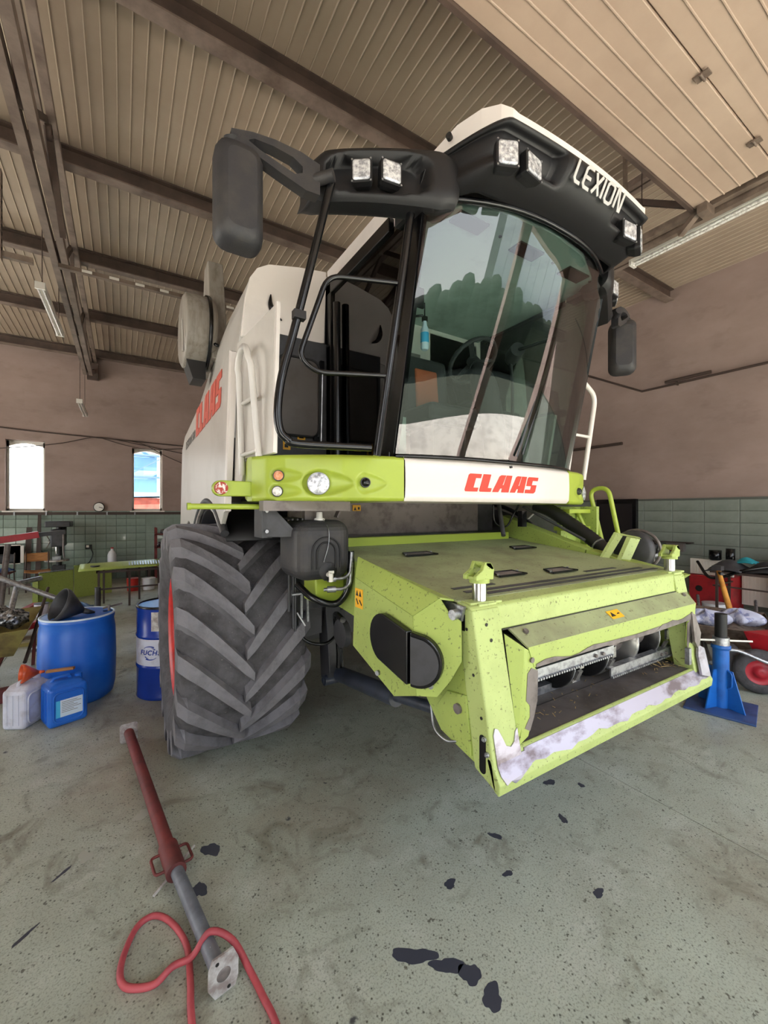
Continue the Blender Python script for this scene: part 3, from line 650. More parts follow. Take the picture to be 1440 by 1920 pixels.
for mi in (False, True):
    mb = MB().grid(bump_fn(mi), 90, 30)
    X = (lambda x: mx(x)) if mi else (lambda x: x)
    # wrap round the outer end, top and bottom returns
    mb.loft([[(X(.635), 2.44, z) for z in (1.857, 2.115)], [(X(.63), 2.52, z) for z in (1.857, 2.115)], [(X(.66), 2.7, z) for z in (1.88, 2.09)]], caps=False, open_ring=True)
    n_ = 40
    for z, z2 in ((2.115, 2.12), (1.857, 1.855)):
        mb.loft([[(X(1.385 - .75 * i / n_), by(1.385 - .75 * i / n_) + .02, z), (X(1.385 - .75 * i / n_), 2.7, z2)] for i in range(n_ + 1)], caps=False, open_ring=True)
    mb.loft([[(X(1.385), by(1.385), 1.857), (X(1.385), by(1.385), 2.115)], [(X(1.385), 2.5, 1.857), (X(1.385), 2.5, 2.115)]], caps=False, open_ring=True)
    lb = part('light_bar', mb, 'limeclean'); lbs.append(lb)
    for (px, pz, r_, m_) in ((.93, 1.953, .058, 'lampwhite'), (.747, 1.998, .026, 'amber'), (.742, 1.910, .026, 'lampwhite'), (1.165, 1.960, .024, 'blackgloss')):
        y = by(px) + .018; Y = (.35 if mi else -.35); ax = Vector((-.4 if not mi else .4, -1, 0)).normalized(); c = Vector((X(px), y, pz))
        hl = part('headlamp' if r_ > .05 else 'marker_lamp', MB().cyl(c, c + ax * .022, r_ + .006, r_ + .004, 28), 'galv' if r_ > .05 else 'darkgrey', lb)
        mb2 = MB(); u_ = ax.cross(Vector((0, 0, 1))).normalized(); b2 = u_.cross(ax)
        rr = [[tuple(c + ax * (.022 + .012 * (1 - (q / 4) ** 2)) + (u_ * math.cos(2 * PI * k / 24) + b2 * math.sin(2 * PI * k / 24)) * r_ * max(q / 4, .02)) for k in range(24)] for q in range(4, -1, -1)]
        mb2.loft(rr); part('lamp_lens', mb2, m_ if r_ != .058 else 'lamplens', lb)
    # arm with the outline marker light
    pts = [(X(.66), 2.36)] ; c = Vector((X(.47), 2.45, 1.928))
    if mi: c = Vector((X(.57), 2.46, 1.928))
    arm = [(X(.68), z) for z in (1.885, 1.97)] + [(c.x + (1 if mi else -1) * .045 * math.sin(a), 1.928 + .045 * math.cos(a)) for a in [math.radians(q) for q in range(0, 181, 20)]]
    oa = part('marker_arm', MB().prism([(x, c.y + .01, z) for x, z in arm], (0, .05, 0)), 'limeclean', bevel=.006)
    part('marker_lens', MB().cyl(c + Vector((0, .01, 0)), c + Vector((0, -.012, 0)), .038, .034, 24), 'redlens', oa)
    part('guard_bar', MB().cyl((X(.30), 2.5, 1.825), (X(1.0), 2.5, 1.825), .016).cyl((X(.30), 2.5, 1.825), (X(.32), 2.5, 1.825), .02), 'limeclean')
def wc(u, v):
    x = 1.39 + u * (mx(1.39) - 1.39); z = 1.857 + v * .258; e = min(v, 1 - v)
    return (x, by(x) + .02 * max(0, 1 - e / .08) ** 2 - .006 * math.sin(PI * v), z)
mb = MB().grid(wc, 30, 12)
mb.loft([[(1.39 + 1.56 * i / 20, by(1.39 + 1.56 * i / 20) + .02, 2.115), (1.39 + 1.56 * i / 20, 2.2, 2.125)] for i in range(21)], caps=False, open_ring=True)
mb.loft([[(1.39 + 1.56 * i / 20, by(1.39 + 1.56 * i / 20) + .02, 1.857), (1.39 + 1.56 * i / 20, 2.5, 1.857)] for i in range(21)], caps=False, open_ring=True)
fp = part('front_panel', mb, 'white')
poly_text(CLAAS, frame((1.79, -.0065, 1.922), (1, -.0, 0), (0, 0, 1)), .112, .05, .36, 'logored', fp, 'lettering', sx=1.5, bend=by)
part('panel_stud', MB().cyl((2.19, 1.91, 2.09), (2.19, 1.885, 2.092), .008), 'blackgloss', fp)

# ---- cab
def wsx(u): return 1.345 + u * (mx(1.345) - 1.345)
def wsy(u, v):
    d = abs(u - .5) * 2; y0 = 1.895 + .12 * d ** 3.0; y1 = 1.525 + .20 * d ** 2.4
    return y0 + (y1 - y0) * v - .008 * math.sin(PI * v)
def wsz(u, v): d = abs(u - .5) * 2; return 2.118 + v * (1.335 - .03 * d ** 4)
part('windshield', MB().grid(lambda u, v: (wsx(u), wsy(u, v), wsz(u, v)), 40, 24), 'glass')
part('windshield_seal', MB().tube([(wsx(i / 30), wsy(i / 30, 0) - .003, 2.12) for i in range(31)], .013, 6), 'blackgloss')
for sd in (0, 1):
    X = (lambda x: x) if sd == 0 else mx
    # A pillar along the edge of the windshield, corner glass, door, B pillar
    A = [(X(1.345), wsy(0, k / 8), wsz(0, k / 8)) for k in range(9)]
    part('front_pillar', MB().loft([[(x - (.012 if sd == 0 else -.012), y + .005, z), (x + (.03 if sd == 0 else -.03), y + .015, z), (x + (.03 if sd == 0 else -.03), y + .10 - .02 * k / 8, z), (x - (.012 if sd == 0 else -.012), y + .10 - .02 * k / 8, z)] for k, (x, y, z) in enumerate(A)], smooth=False), 'blackgloss')
    dg = part('door_frame', MB().box(*sorted((X(1.325), X(1.365))), 2.86, 2.98, 2.1, 3.52).box(*sorted((X(1.325), X(1.365))), 2.05, 2.98, 3.44, 3.53).box(*sorted((X(1.325), X(1.365))), 2.05, 2.98, 2.08, 2.15), 'blackgloss', bevel=.006)
    part('door_glass', MB().prism([(X(1.345), 2.10, 2.14), (X(1.345), 2.87, 2.14), (X(1.345), 2.87, 3.46), (X(1.345), 1.82, 3.46)], (.006, 0, 0)), 'sideglass', dg)
    part('door_post', MB().cyl((X(1.31), 2.70, 2.1), (X(1.31), 2.72, 3.30), .026), 'blackgloss', dg)
    part('side_seal', MB().box(*sorted((X(1.31), X(1.345))), 2.95, 3.0, 2.1, 3.55), 'blackgloss')
part('cab_floor', MB().box(1.36, 2.98, 2.0, 3.0, 2.06, 2.10), 'seatblack')
part('cab_rear_wall', MB().box(1.36, 2.98, 2.96, 3.0, 2.10, 3.46), 'liner', bevel=.02)
hl = part('headliner', MB().prism([(1.40, 1.77, 3.45), (1.8, 1.60, 3.45), (2.17, 1.56, 3.45), (2.54, 1.60, 3.45), (2.94, 1.77, 3.45), (2.94, 2.96, 3.44), (1.40, 2.96, 3.44)], (0, 0, .03)), 'liner')
for x in (1.68, 2.17, 2.66): part('air_vent', MB().box(x - .11, x + .11, 1.70, 1.80, 3.438, 3.455), 'blackgloss', hl)
for x in (1.5, 1.92, 2.42, 2.84): part('screw', MB().cyl((x, 1.74, 3.452), (x, 1.74, 3.442), .010, n=8), 'printblack', hl)
part('loudspeaker', MB().cyl((1.80, 2.55, 3.465), (1.80, 2.55, 3.42), .09, .085, 24), 'black', hl)
part('rear_pane', MB().box(2.35, 2.92, 2.95, 2.962, 2.62, 3.40), 'printgrey')
part('rear_ledge', MB().box(1.40, 2.94, 2.80, 2.96, 2.45, 2.60), 'liner', bevel=.02)
# seat
st = part('seat', MB().box(1.92, 2.46, 2.40, 2.86, 2.46, 2.62), 'seatblack', bevel=.05, seg=4)
part('seat_back', MB().prism([(1.94, 2.78, 2.58), (1.94, 2.90, 2.58), (1.94, 2.94, 3.08), (1.94, 2.82, 3.12)], (.50, 0, 0)), 'seatblack', st, bevel=.05, seg=4)
part('seat_insert', MB().prism([(2.07, 2.765, 2.62), (2.07, 2.80, 2.62), (2.07, 2.85, 3.00), (2.07, 2.80, 3.00)], (.24, 0, 0)), 'seatorange', st, bevel=.02)
part('armrest', MB().box(2.48, 2.57, 2.36, 2.80, 2.68, 2.74), 'seatblack', st, bevel=.02)
part('seat_pedestal', MB().box(2.02, 2.36, 2.5, 2.8, 2.10, 2.48), 'seatblack', st)
# steering column and wheel
sc_ = part('steering_column', MB().tube(curve([(2.27, 2.10, 2.10), (2.27, 2.13, 2.42), (2.26, 2.20, 2.70), (2.25, 2.27, 2.89)]), .07, 14, rs=[.075, .075, .078, .08, .082, .084, .085, .088, .09, .092, .095, .1, .1, .095, .09, .08, .07, .05, .045]), 'seatblack')
sw_c = Vector((2.24, 2.30, 2.93)); sw_n = Vector((-.05, .62, .78)).normalized(); sw_u = sw_n.cross(Vector((1, 0, 0))).normalized(); sw_b = sw_n.cross(sw_u)
ringp = [tuple(sw_c + (sw_u * math.cos(2 * PI * k / 28) + sw_b * math.sin(2 * PI * k / 28)) * .19) for k in range(28)]
swh = part('steering_wheel', MB().tube(ringp, .016, 8, closed=True), 'seatblack')
for q in (.3, 2.4, 4.5): part('spoke', MB().bar(sw_c - sw_n * .01, sw_c + (sw_u * math.cos(q) + sw_b * math.sin(q)) * .2, .035, .018), 'seatblack', swh)
part('wheel_hub', MB().cyl(sw_c - sw_n * .05, sw_c + sw_n * .015, .05, .045), 'seatblack', swh)
part('spinner_knob', MB().cyl(tuple(sw_c + sw_b * -.19 + sw_n * .01), tuple(sw_c + sw_b * -.19 + sw_n * .06), .025), 'seatblack', swh)
# yield monitor on its stalk and the console
mo = part('monitor_stalk', MB().tube(curve([(2.40, 2.10, 2.12), (2.42, 2.08, 2.45), (2.42, 2.08, 2.72), (2.40, 2.08, 2.90)]), .012, 8), 'seatblack')
part('wiper_motor', MB().cyl((2.40, 2.06, 2.92), (2.34, 1.96, 2.93), .055, .05, 20).cyl((2.42, 2.1, 2.90), (2.40, 2.05, 2.92), .04), 'seatblack', mo)
part('wiper_arm', MB().bar((2.37, 1.69, 2.92), (2.22, 1.868, 2.16), .014, .01).bar((2.40, 1.70, 2.88), (2.28, 1.868, 2.18), .010, .008).cyl((2.37, 1.69, 2.92), (2.35, 1.98, 2.93), .012), 'blackgloss')
part('console', MB().prism([(2.60, 2.3, 2.12), (2.60, 2.8, 2.12), (2.60, 2.8, 2.66), (2.60, 2.34, 2.62)], (.24, 0, 0)), 'seatblack', bevel=.03)
part('side_console', MB().box(1.40, 1.62, 2.3, 2.84, 2.10, 2.62).box(1.42, 1.5, 2.32, 2.4, 2.62, 2.74), 'seatblack', bevel=.02)
part('document_box', MB().box(1.42, 1.54, 2.18, 2.26, 2.12, 2.40), 'liner')
part('sun_blind', MB().box(1.98, 2.20, 2.90, 2.945, 2.90, 3.16), 'printgrey')
for pts in ([(1.42, 2.02, 2.95), (1.50, 1.95, 2.95)],): part('inner_mirror_arm', MB().tube(pts, .007, 6), 'blackgloss')
part('inner_mirror', MB().box(1.44, 1.52, 1.96, 1.98, 3.0, 3.12), 'blackgloss', bevel=.008)
# cab roof: white shell, black visor
def rf(u): return 1.41 + u * (mx(1.41) - 1.41)
def rfy(u): d = abs(u - .5) * 2; return 1.285 + .05 * d ** 2 + .42 * max(0, (d - .80) / .20) ** 1.8
vp = curve([(.02, 3.655, 0), (-.012, 3.60, 0), (.005, 3.545, 0), (.07, 3.490, 0), (.15, 3.462, 0), (.25, 3.452, 0)], 5)
BAYS = ((1.675, .265), (2 * CX - 1.675, .265))
def sst(t): t = max(0.0, min(1.0, t)); return t * t * (3 - 2 * t)
rings = []
for i in range(101):
    u = i / 100; x = rf(u); y = rfy(u); d = abs(u - .5) * 2; q = max(0, (d - .80) / .20) ** 1.8; rg = []
    for k, p_ in enumerate(vp):
        s_ = k / (len(vp) - 1); yy = y + p_.x * (1 - .1 * q); zz = p_.y + .03 * q
        for bx, bw in BAYS:
            w_ = sst((1 - abs(x - bx) / bw) * 6) * sst((s_ - .09) * 16) * sst((.60 - s_) * 9)
            yy += .085 * w_; zz += .030 * w_
        rg.append((x, yy, zz))
    rings.append(rg)
vs_ = part('visor', MB().loft(rings, caps=False, open_ring=True), 'black', solid=.006)
top = []
for i in range(41):
    u = i / 40; x = rf(u); y = rfy(u); d = abs(u - .5) * 2; q = max(0, (d - .80) / .20) ** 1.8; g_ = max(0, (d - .76) / .24); hp_ = .45 * g_ * g_ * max(0, 1 - g_)
    top.append([(x, y + .02, 3.652 + .03 * q), (x, y + .018, 3.690 + .035 * q + hp_), (x + (CX - x) * .04, y + .10, 3.735 + .02 * q + hp_ * .9), (x + (CX - x) * .05, 2.2, 3.80), (x + (CX - x) * .05, 3.05, 3.78), (x, 3.10, 3.70), (x, 3.10, 3.53)])
rw = part('cab_roof', MB().loft(top, caps=True, open_ring=True, smooth=False), 'white')
for sd in (0, 1):
    X = (lambda x: x) if sd == 0 else mx
    part('roof_side', MB().prism([(X(1.408), 1.74, 3.66), (X(1.408), 1.80, 3.52), (X(1.408), 3.08, 3.52), (X(1.408), 3.10, 3.74), (X(1.408), 1.80, 3.74)], (.02 if sd == 0 else -.02, 0, 0)), 'white', rw)
part('roof_bolt', MB().cyl((1.42, 1.62, 3.705), (1.40, 1.61, 3.705), .016), 'printblack', rw)
part('roof_underside', MB().box(1.42, 2.92, 1.75, 3.05, 3.50, 3.535), 'blackgloss', rw)
part('visor_rail', MB().tube([(rf(i / 20), wsy(i / 20, 1) - .02, 3.445) for i in range(21)], .016, 8), 'blackgloss')
for X_, e_ in ((1.42, -.1), (mx(1.42), .1)): part('visor_skirt', MB().prism([(X_, 1.80, 3.42), (X_, 1.98, 3.42), (X_, 1.98, 3.56), (X_, 1.70, 3.56)], (e_, 0, 0)), 'black')
def work_lamp(c, ax, w_, h_, parent, up=(0, 0, 1), tilt=0.0):
    ax = Vector(ax).normalized(); ux = Vector(up).cross(ax).normalized(); M = frame(c, ux, Vector(up)); M = M @ Matrix.Rotation(tilt, 4, 'Z')
    lamp = part('work_lamp', MB(M).loft([[(x * .8, y * .8, -.07) for x, y in rrect(w_, h_, .015)], [(x, y, -.03) for x, y in rrect(w_, h_, .015)], [(x, y, 0) for x, y in rrect(w_, h_, .015)]], smooth=False), 'black', parent, bevel=.003)
    part('lamp_glass', MB(M).loft([[(x * .84, y * .84, .001) for x, y in rrect(w_, h_, .015)], [(x * .84, y * .84, .006) for x, y in rrect(w_, h_, .015)], [(x * .7, y * .7, .010) for x, y in rrect(w_, h_, .015)]], smooth=False), 'lamplens', parent)
    for sx in (-1, 1):
        for sy in (-1, 1): part('screw', MB(M).cyl((sx * w_ * .45, sy * h_ * .45, 0), (sx * w_ * .45, sy * h_ * .45, .005), .005, n=6), 'galv', parent)
for x, y, w_, h_, ax, z in ((1.56, 1.395, .115, .135, (-.45, -1, -.35), 3.51), (1.725, 1.375, .135, .115, (.1, -1, -.7), 3.505), (mx(1.725), 1.375, .135, .115, (-.1, -1, -.7), 3.505), (mx(1.56), 1.395, .115, .135, (.45, -1, -.35), 3.51)):
    work_lamp((x, y - .030, z), ax, w_, h_, vs_)
# name on the visor, drawn with stroked letters
def stroke_text(word, M, sc, shear, th, m, parent):
    G = {'L': ([[(0, 1), (0, .14), (.14, 0), (.52, 0)]], .62), 'E': ([[(.6, 1), (.14, 1), (0, .86), (0, .14), (.14, 0), (.6, 0)], [(0, .5), (.54, .5)]], .72),
         'X': ([[(0, 1), (.62, 0)], [(.62, 1), (0, 0)]], .74), 'I': ([[(0, 0), (0, 1)]], .20),
         'O': ([[(.14, 0), (.5, 0), (.64, .14), (.64, .86), (.5, 1), (.14, 1), (0, .86), (0, .14), (.14, 0)]], .84), 'N': ([[(0, 0), (0, 1), (.14, 1), (.5, 0), (.64, 0), (.64, 1)]], .8)}
    mb = MB(M); x0 = 0.0
    for ch in word:
        ls, wd = G[ch]
        for pl in ls:
            P = [Vector(((x0 + a) * sc + b * sc * shear, b * sc, 0)) for a, b in pl]; L, R_ = [], []
            for i, p in enumerate(P):
                d0 = (P[i] - P[i - 1]).normalized() if i else None; d1 = (P[i + 1] - P[i]).normalized() if i < len(P) - 1 else None
                if pl[0] == pl[-1] and i in (0, len(P) - 1): d0 = (P[-1] - P[-2]).normalized(); d1 = (P[1] - P[0]).normalized()
                d = ((d0 or d1) + (d1 or d0)).normalized(); n_ = Vector((-d.y, d.x, 0)); k_ = 1 / max(.6, n_.dot(Vector((-(d0 or d1).y, (d0 or d1).x, 0))))
                L.append(tuple(p + n_ * th * sc * .5 * k_)); R_.append(tuple(p - n_ * th * sc * .5 * k_))
            for i in range(len(P) - 1): mb.prism([L[i], L[i + 1], R_[i + 1], R_[i]], (0, 0, .003))
        x0 += wd + .14
    return mb.build('lettering', m, parent)
stroke_text('LEXION', frame((1.960, 1.290, 3.500), (1, .0, 0), (0, -.32, 1)), .095, .18, .17, 'silverprint', vs_)
# ---- mirror arms with the side lamp pods
for sd in (0, 1):
    X = (lambda x: x) if sd == 0 else mx
    def podf(u, v):
        a, b_ = u * 2 - 1, v * 2 - 1
        x = 1.15 - .33 * a; hh = .142 - .012 * a - .035 * sst((a - .80) * 5) - .03 * sst((-.70 - a) * 3.3)
        z = 3.525 - .02 * a * a + hh * b_; y = 1.575 + .55 * (1.48 - x) + .04 * abs(a) ** 8 + .05 * abs(b_) ** 5
        w_ = sst((1 - ((x - 1.10) / .235) ** 4 - ((b_ + .06) / .70) ** 4) * 4)
        return (X(x), y + .10 * w_, z)
    n1, n2 = 56, 30
    mb = MB().grid(podf, n1, n2)
    edge = [podf(i / n1, 0) for i in range(n1)] + [podf(1, j / n2) for j in range(n2)] + [podf(1 - i / n1, 1) for i in range(n1)] + [podf(0, 1 - j / n2) for j in range(n2)]
    mb.loft([edge, [(x, y + .10, 3.52 + (z - 3.52) * .98) for x, y, z in edge], [(x, y + .18, 3.52 + (z - 3.52) * .7) for x, y, z in edge]], caps=False)
    bk = [(x, y + .18, 3.52 + (z - 3.52) * .7) for x, y, z in edge]; mb.add(bk, [tuple(range(len(bk)))])
    pd = part('lamp_pod', mb, 'black')
    for x, y_, w_, h_, ax in ((1.013, 1.82, .105, .12, (-.75, -1, -.10)), (1.148, 1.75, .115, .12, (-.15, -1, -.12))):
        work_lamp((X(x), y_, 3.505), (ax[0] if sd == 0 else -ax[0], ax[1], ax[2]), w_, h_, pd)
    # pierced mirror arm
    def yA(x): return 1.93 + (.83 - x) * .28
    oL = [(.825, 3.505), (.74, 3.545), (.62, 3.575), (.52, 3.585), (.43, 3.58)]; oB = [(.825, 3.355), (.76, 3.365), (.64, 3.425), (.53, 3.485), (.43, 3.535)]
    iT = [(.745, 3.475), (.70, 3.512), (.61, 3.542), (.53, 3.555), (.505, 3.545)]; iB = [(.745, 3.445), (.71, 3.432), (.63, 3.470), (.55, 3.510), (.505, 3.540)]
    ma = MB()
    for A_, B_ in ((oL, iT), (iB, oB)):
        for k in range(4): ma.prism([(X(A_[k][0]), yA(A_[k][0]) - .03, A_[k][1]), (X(A_[k + 1][0]), yA(A_[k + 1][0]) - .03, A_[k + 1][1]), (X(B_[k + 1][0]), yA(B_[k + 1][0]) - .03, B_[k + 1][1]), (X(B_[k][0]), yA(B_[k][0]) - .03, B_[k][1])], (0, .06, 0))
    for A_, B_ in (((oL[0], iT[0]), (iB[0], oB[0])), ((oL[4], iT[4]), (iB[4], oB[4]))):
        pass
    ma.prism([(X(x), yA(x) - .03, z) for x, z in (oL[0], iT[0], iB[0], oB[0])], (0, .06, 0)); ma.prism([(X(x), yA(x) - .03, z) for x, z in (oL[4], iT[4], iB[4], oB[4])], (0, .06, 0))
    am = part('mirror_arm', ma, 'plastic')
    part('arm_joint', MB().cyl((X(.81), 1.93, 3.44), (X(.88), 1.86, 3.45), .028), 'plastic', am)
    Mm = frame((X(.47), 2.06, 3.285), (1, 0, 0) if sd == 0 else (1, 0, 0), (0, 0, 1))
    if sd: Mm = Mm @ Matrix.Rotation(-.9, 4, 'Y')
    secs = [(-.10, .13, .36, .04), (-.092, .16, .42, .05), (-.06, .205, .47, .06), (-.02, .222, .488, .065), (.03, .22, .485, .065)]
    mr = part('mirror_housing', MB(Mm).loft([[(x, y, -d) for x, y in rrect(w_, h_, r_)] for d, w_, h_, r_ in secs]), 'plastic')
    part('mirror_glass', MB(Mm).prism([(x, y, -.034) for x, y in rrect(.195, .45, .08)], (0, 0, -.003)), 'mirror', mr)
    part('mirror_neck', MB().cyl((X(.44), yA(.44), 3.56), (X(.455), 2.06, 3.50), .04, .035), 'black', am)
    if sd: continue
    # tubular guard frame beside the cab
    T = [(.885, 1.90, 3.44), (.80, 1.93, 3.06), (.715, 1.97, 2.68), (.665, 2.0, 2.46), (.645, 2.0, 2.30), (.655, 2.0, 2.20), (.69, 1.99, 2.155), (.75, 1.98, 2.135), (1.13, 1.93, 2.14)]
    gf = part('guard_frame', MB().tube(curve([(X(a), b_, c) for a, b_, c in T]), .021, 10), 'blackgloss')
    part('guard_post', MB().cyl((X(1.305), 1.79, 3.44), (X(1.175), 1.94, 2.10), .023), 'blackgloss', gf)
    part('inner_rail', MB().tube(round_path([(X(1.265), 1.84, 3.02), (X(.88), 1.93, 2.99), (X(.745), 1.98, 2.57), (X(.83), 1.96, 2.50), (X(1.215), 1.89, 2.53)], .07), .014, 8), 'blackgloss', gf)
    part('clamp', MB().box(X(.735) - .03, X(.735) + .03, 1.93, 1.97, 2.74, 2.78), 'black', gf)
part('pull_cord', MB().tube([(.86, 1.95, 2.50), (.87, 1.99, 2.14)], .0025, 5), 'galv')

# ---- right-hand side (far side) rails, steps and hose
part('step_rail', MB().tube(round_path([(3.45, 2.33, 2.14), (3.45, 2.20, 2.98), (3.75, 2.24, 2.87), (3.75, 2.36, 2.10)], .10), .022, 10), 'white')
part('step_rung', MB().cyl((3.45, 2.29, 2.50), (3.75, 2.30, 2.50), .014), 'white')
part('step_handrail', MB().tube(round_path([(3.75, 2.16, 1.45), (3.75, 2.30, 2.0), (3.75, 2.12, 2.02), (3.75, 2.0, 1.45)], .09), .020, 10), 'limeclean')
part('lower_handrail', MB().tube(round_path([(3.45, 2.45, 1.82), (3.62, 2.35, 1.82), (3.66, 2.22, 1.5)], .06), .018, 8), 'limeclean')
stp = part('step_frame', MB().box(3.40, 3.74, 2.36, 2.40, 1.35, 1.84).box(3.70, 3.74, 2.2, 2.6, 1.2, 1.84), 'lime')
for z in (1.45, 1.62, 1.78): part('step_tread', MB().box(3.38, 3.72, 2.26, 2.42, z, z + .035), 'limeclean', stp)
hp = curve([(3.22, 2.50, 1.86), (3.26, 2.36, 1.80), (3.30, 2.18, 1.68), (3.30, 1.98, 1.55), (3.28, 1.86, 1.46)], 14)
part('air_hose', MB().tube(hp, .055, 14, rs=[.055 + .004 * (i % 2) for i in range(len(hp))]), 'black')
part('hose_clip', MB().tube([tuple(Vector(hp[-12]) + Vector((0, 0, 0))), tuple(hp[-11])], .062, 14), 'galv')
part('stay_rod', MB().cyl((2.74, 2.5, 1.86), (2.62, 2.34, 1.60), .018).cyl((3.05, 2.5, 1.84), (3.2, 2.0, 1.56), .012), 'darkgrey')
part('electric_cable', MB().tube(curve([(2.78, 2.6, 1.85), (2.80, 2.6, 1.70), (2.92, 2.58, 1.66), (2.98, 2.55, 1.76), (3.0, 2.5, 1.86)]), .008, 6), 'blackgloss')
part('connector', MB().box(2.98, 3.04, 2.45, 2.5, 1.66, 1.8), 'blackgloss')

# ---- plate and beam under the cab, behind the feeder
fw = part('firewall_plate', MB().box(1.0, 2.83, 2.84, 2.88, 1.58, 1.88), 'wornsteel')
ws = part('warning_sticker', MB().box(1.50, 1.57, 2.832, 2.839, 1.80, 1.845), 'yellow', fw)
part('pictogram', MB().prism([(1.508, 2.831, 1.805), (1.532, 2.831, 1.805), (1.52, 2.831, 1.832)], (0, .001, 0)).box(1.545, 1.56, 2.831, 2.832, 1.81, 1.83), 'printblack', fw)
part('cross_beam', MB().box(1.25, 3.05, 2.66, 2.74, 1.535, 1.605), 'limeclean', bevel=.004)
part('beam_seal', MB().box(1.25, 3.02, 2.74, 2.84, 1.56, 1.62), 'blackgloss')

# ---- feeder house
fh = part('feeder_top', MB().prism([(1.235, 1.36, 1.388), (1.235, 2.68, 1.520), (1.235, 2.68, 1.545), (1.235, 1.36, 1.408)], (1.885, 0, 0)), 'limedirty', bevel=.004)
def ftz(y): return 1.408 + (y - 1.36) * (1.545 - 1.408) / 1.32
for x, y, w_, d_ in ((1.70, 2.26, .26, .09), (1.86, 1.63, .22, .085), (2.72, 2.24, .24, .09), (2.26, 1.58, .24, .085)):
    Mv = frame((x, y, ftz(y) + .004), (1, 0, 0), (0, 1, .104))
    gr = part('vent_grille', MB(Mv).prism([(-w_ / 2, -d_ / 2, 0), (w_ / 2, -d_ / 2, 0), (w_ / 2 - .03, d_ / 2, 0), (-w_ / 2 + .03, d_ / 2, 0)], (0, 0, .005)), 'wornsteel', fh)
    part('grille_frame', MB(Mv).tube([(-w_ / 2, -d_ / 2, .006), (w_ / 2, -d_ / 2, .006), (w_ / 2 - .03, d_ / 2, .006), (-w_ / 2 + .03, d_ / 2, .006)], .006, 6, closed=True), 'blackgloss', fh)
    for sx in (-1, 1): part('screw', MB(Mv).cyl((sx * (w_ / 2 - .01), sx * .02, .005), (sx * (w_ / 2 - .01), sx * .02, .014), .008, n=8), 'galv', fh)
for y0, y1, x0, x1 in ((1.50, 1.525, 1.34, 1.62), (1.50, 1.525, 2.42, 2.75), (1.435, 1.462, 1.36, 2.95), (1.385, 1.412, 1.45, 3.05)):
    part('groove_strip', MB().prism([(x0, y0, ftz(y0) + .001), (x1, y0, ftz(y0) + .001), (x1, y1, ftz(y1) + .001), (x0, y1, ftz(y1) + .001)], (0, 0, .0025)), 'darkgrey', fh)
part('feeder_side', MB().prism([(1.235, 1.30, 1.37), (1.235, 2.68, 1.53), (1.235, 2.78, 1.18), (1.235, 2.1, 1.12), (1.235, 1.64, .97), (1.235, 1.47, .80), (1.235, 1.26, .76)], (.02, 0, 0)), 'lime')
part('feeder_side', MB().prism([(3.10, 1.30, 1.37), (3.10, 2.68, 1.53), (3.10, 2.78, 1.18), (3.10, 2.1, 1.12), (3.10, 1.64, .97), (3.10, 1.47, .80), (3.10, 1.26, .76)], (.02, 0, 0)), 'lime')
part('feeder_bottom', MB().prism([(1.26, 1.24, .79), (1.26, 1.47, .81), (1.26, 1.64, .98), (1.26, 2.1, 1.13), (1.26, 2.75, 1.19), (1.26, 2.75, 1.17), (1.26, 2.1, 1.11), (1.26, 1.65, .96), (1.26, 1.48, .79), (1.26, 1.24, .765)], (1.84, 0, 0)), 'darkgrey')
part('feeder_shade', MB().box(1.26, 3.10, 2.2, 2.22, 1.12, 1.45), 'blackgloss')  # black sheet in place of the shade deep inside the feeder
bf = part('intake_floor', MB().prism([(1.40, 1.176, .812), (1.40, 1.46, .822), (1.40, 1.62, 1.0), (1.40, 2.2, 1.15), (1.40, 2.2, 1.13), (1.40, 1.63, .985), (1.40, 1.465, .808), (1.40, 1.176, .80)], (1.62, 0, 0)), 'beltfloor')
part('floor_seam', MB().box(1.42, 3.0, 1.36, 1.363, .815, .8205), 'printblack', bf)
# top front beam and hood
tb = part('front_beam', MB().prism([(1.235, 1.262, 1.284), (1.235, 1.272, 1.385), (1.235, 1.285, 1.397), (1.235, 1.40, 1.408), (1.235, 1.40, 1.284)], (1.90, 0, 0)), 'limepale', bevel=.005)
part('hood_plate', MB().prism([(1.44, 1.258, 1.284), (3.12, 1.258, 1.284), (3.085, 1.18, 1.214), (1.475, 1.18, 1.214)], (0, .006, -.006)), 'limedirty')
part('hood_band', MB().prism([(1.475, 1.180, 1.214), (3.085, 1.180, 1.214), (3.075, 1.184, 1.118), (1.52, 1.184, 1.118)], (0, .007, 0)), 'lime')
ed = [(1.53 + 1.5 * i / 24, 1.1795, 1.122 + .010 + .012 * math.sin(i * 1.1) + .018 * (i > 19) - .012 * (8 < i < 18)) for i in range(25)]
part('worn_edge', MB().prism([(1.53, 1.1815, 1.117), (3.03, 1.1815, 1.117)] + [(x, y, z) for x, y, z in ed[::-1]], (0, .002, 0)), 'wornsteel')
hs_ = part('warning_sticker', MB().prism([(2.16, 1.236, 1.267), (2.27, 1.236, 1.267), (2.28, 1.20, 1.2345), (2.17, 1.20, 1.2345)], (0, -.001, .0015)), 'yellow', tb)
part('pictogram', MB().prism([(2.175, 1.209, 1.2445), (2.215, 1.209, 1.2445), (2.192, 1.228, 1.2615)], (0, -.001, .0015)).prism([(2.23, 1.215, 1.25), (2.26, 1.215, 1.25), (2.25, 1.22, 1.256)], (0, -.001, .0015)), 'printblack', tb)
for x, y, z in ((1.52, 1.232, 1.262), (3.04, 1.232, 1.262)): part('plate_bolt', MB().cyl((x, y, z), (x, y - .006, z + .008), .013, n=10), 'wornsteel', tb)
part('beam_groove', MB().box(1.40, 3.05, 1.256, 1.262, 1.281, 1.286), 'printblack', tb)
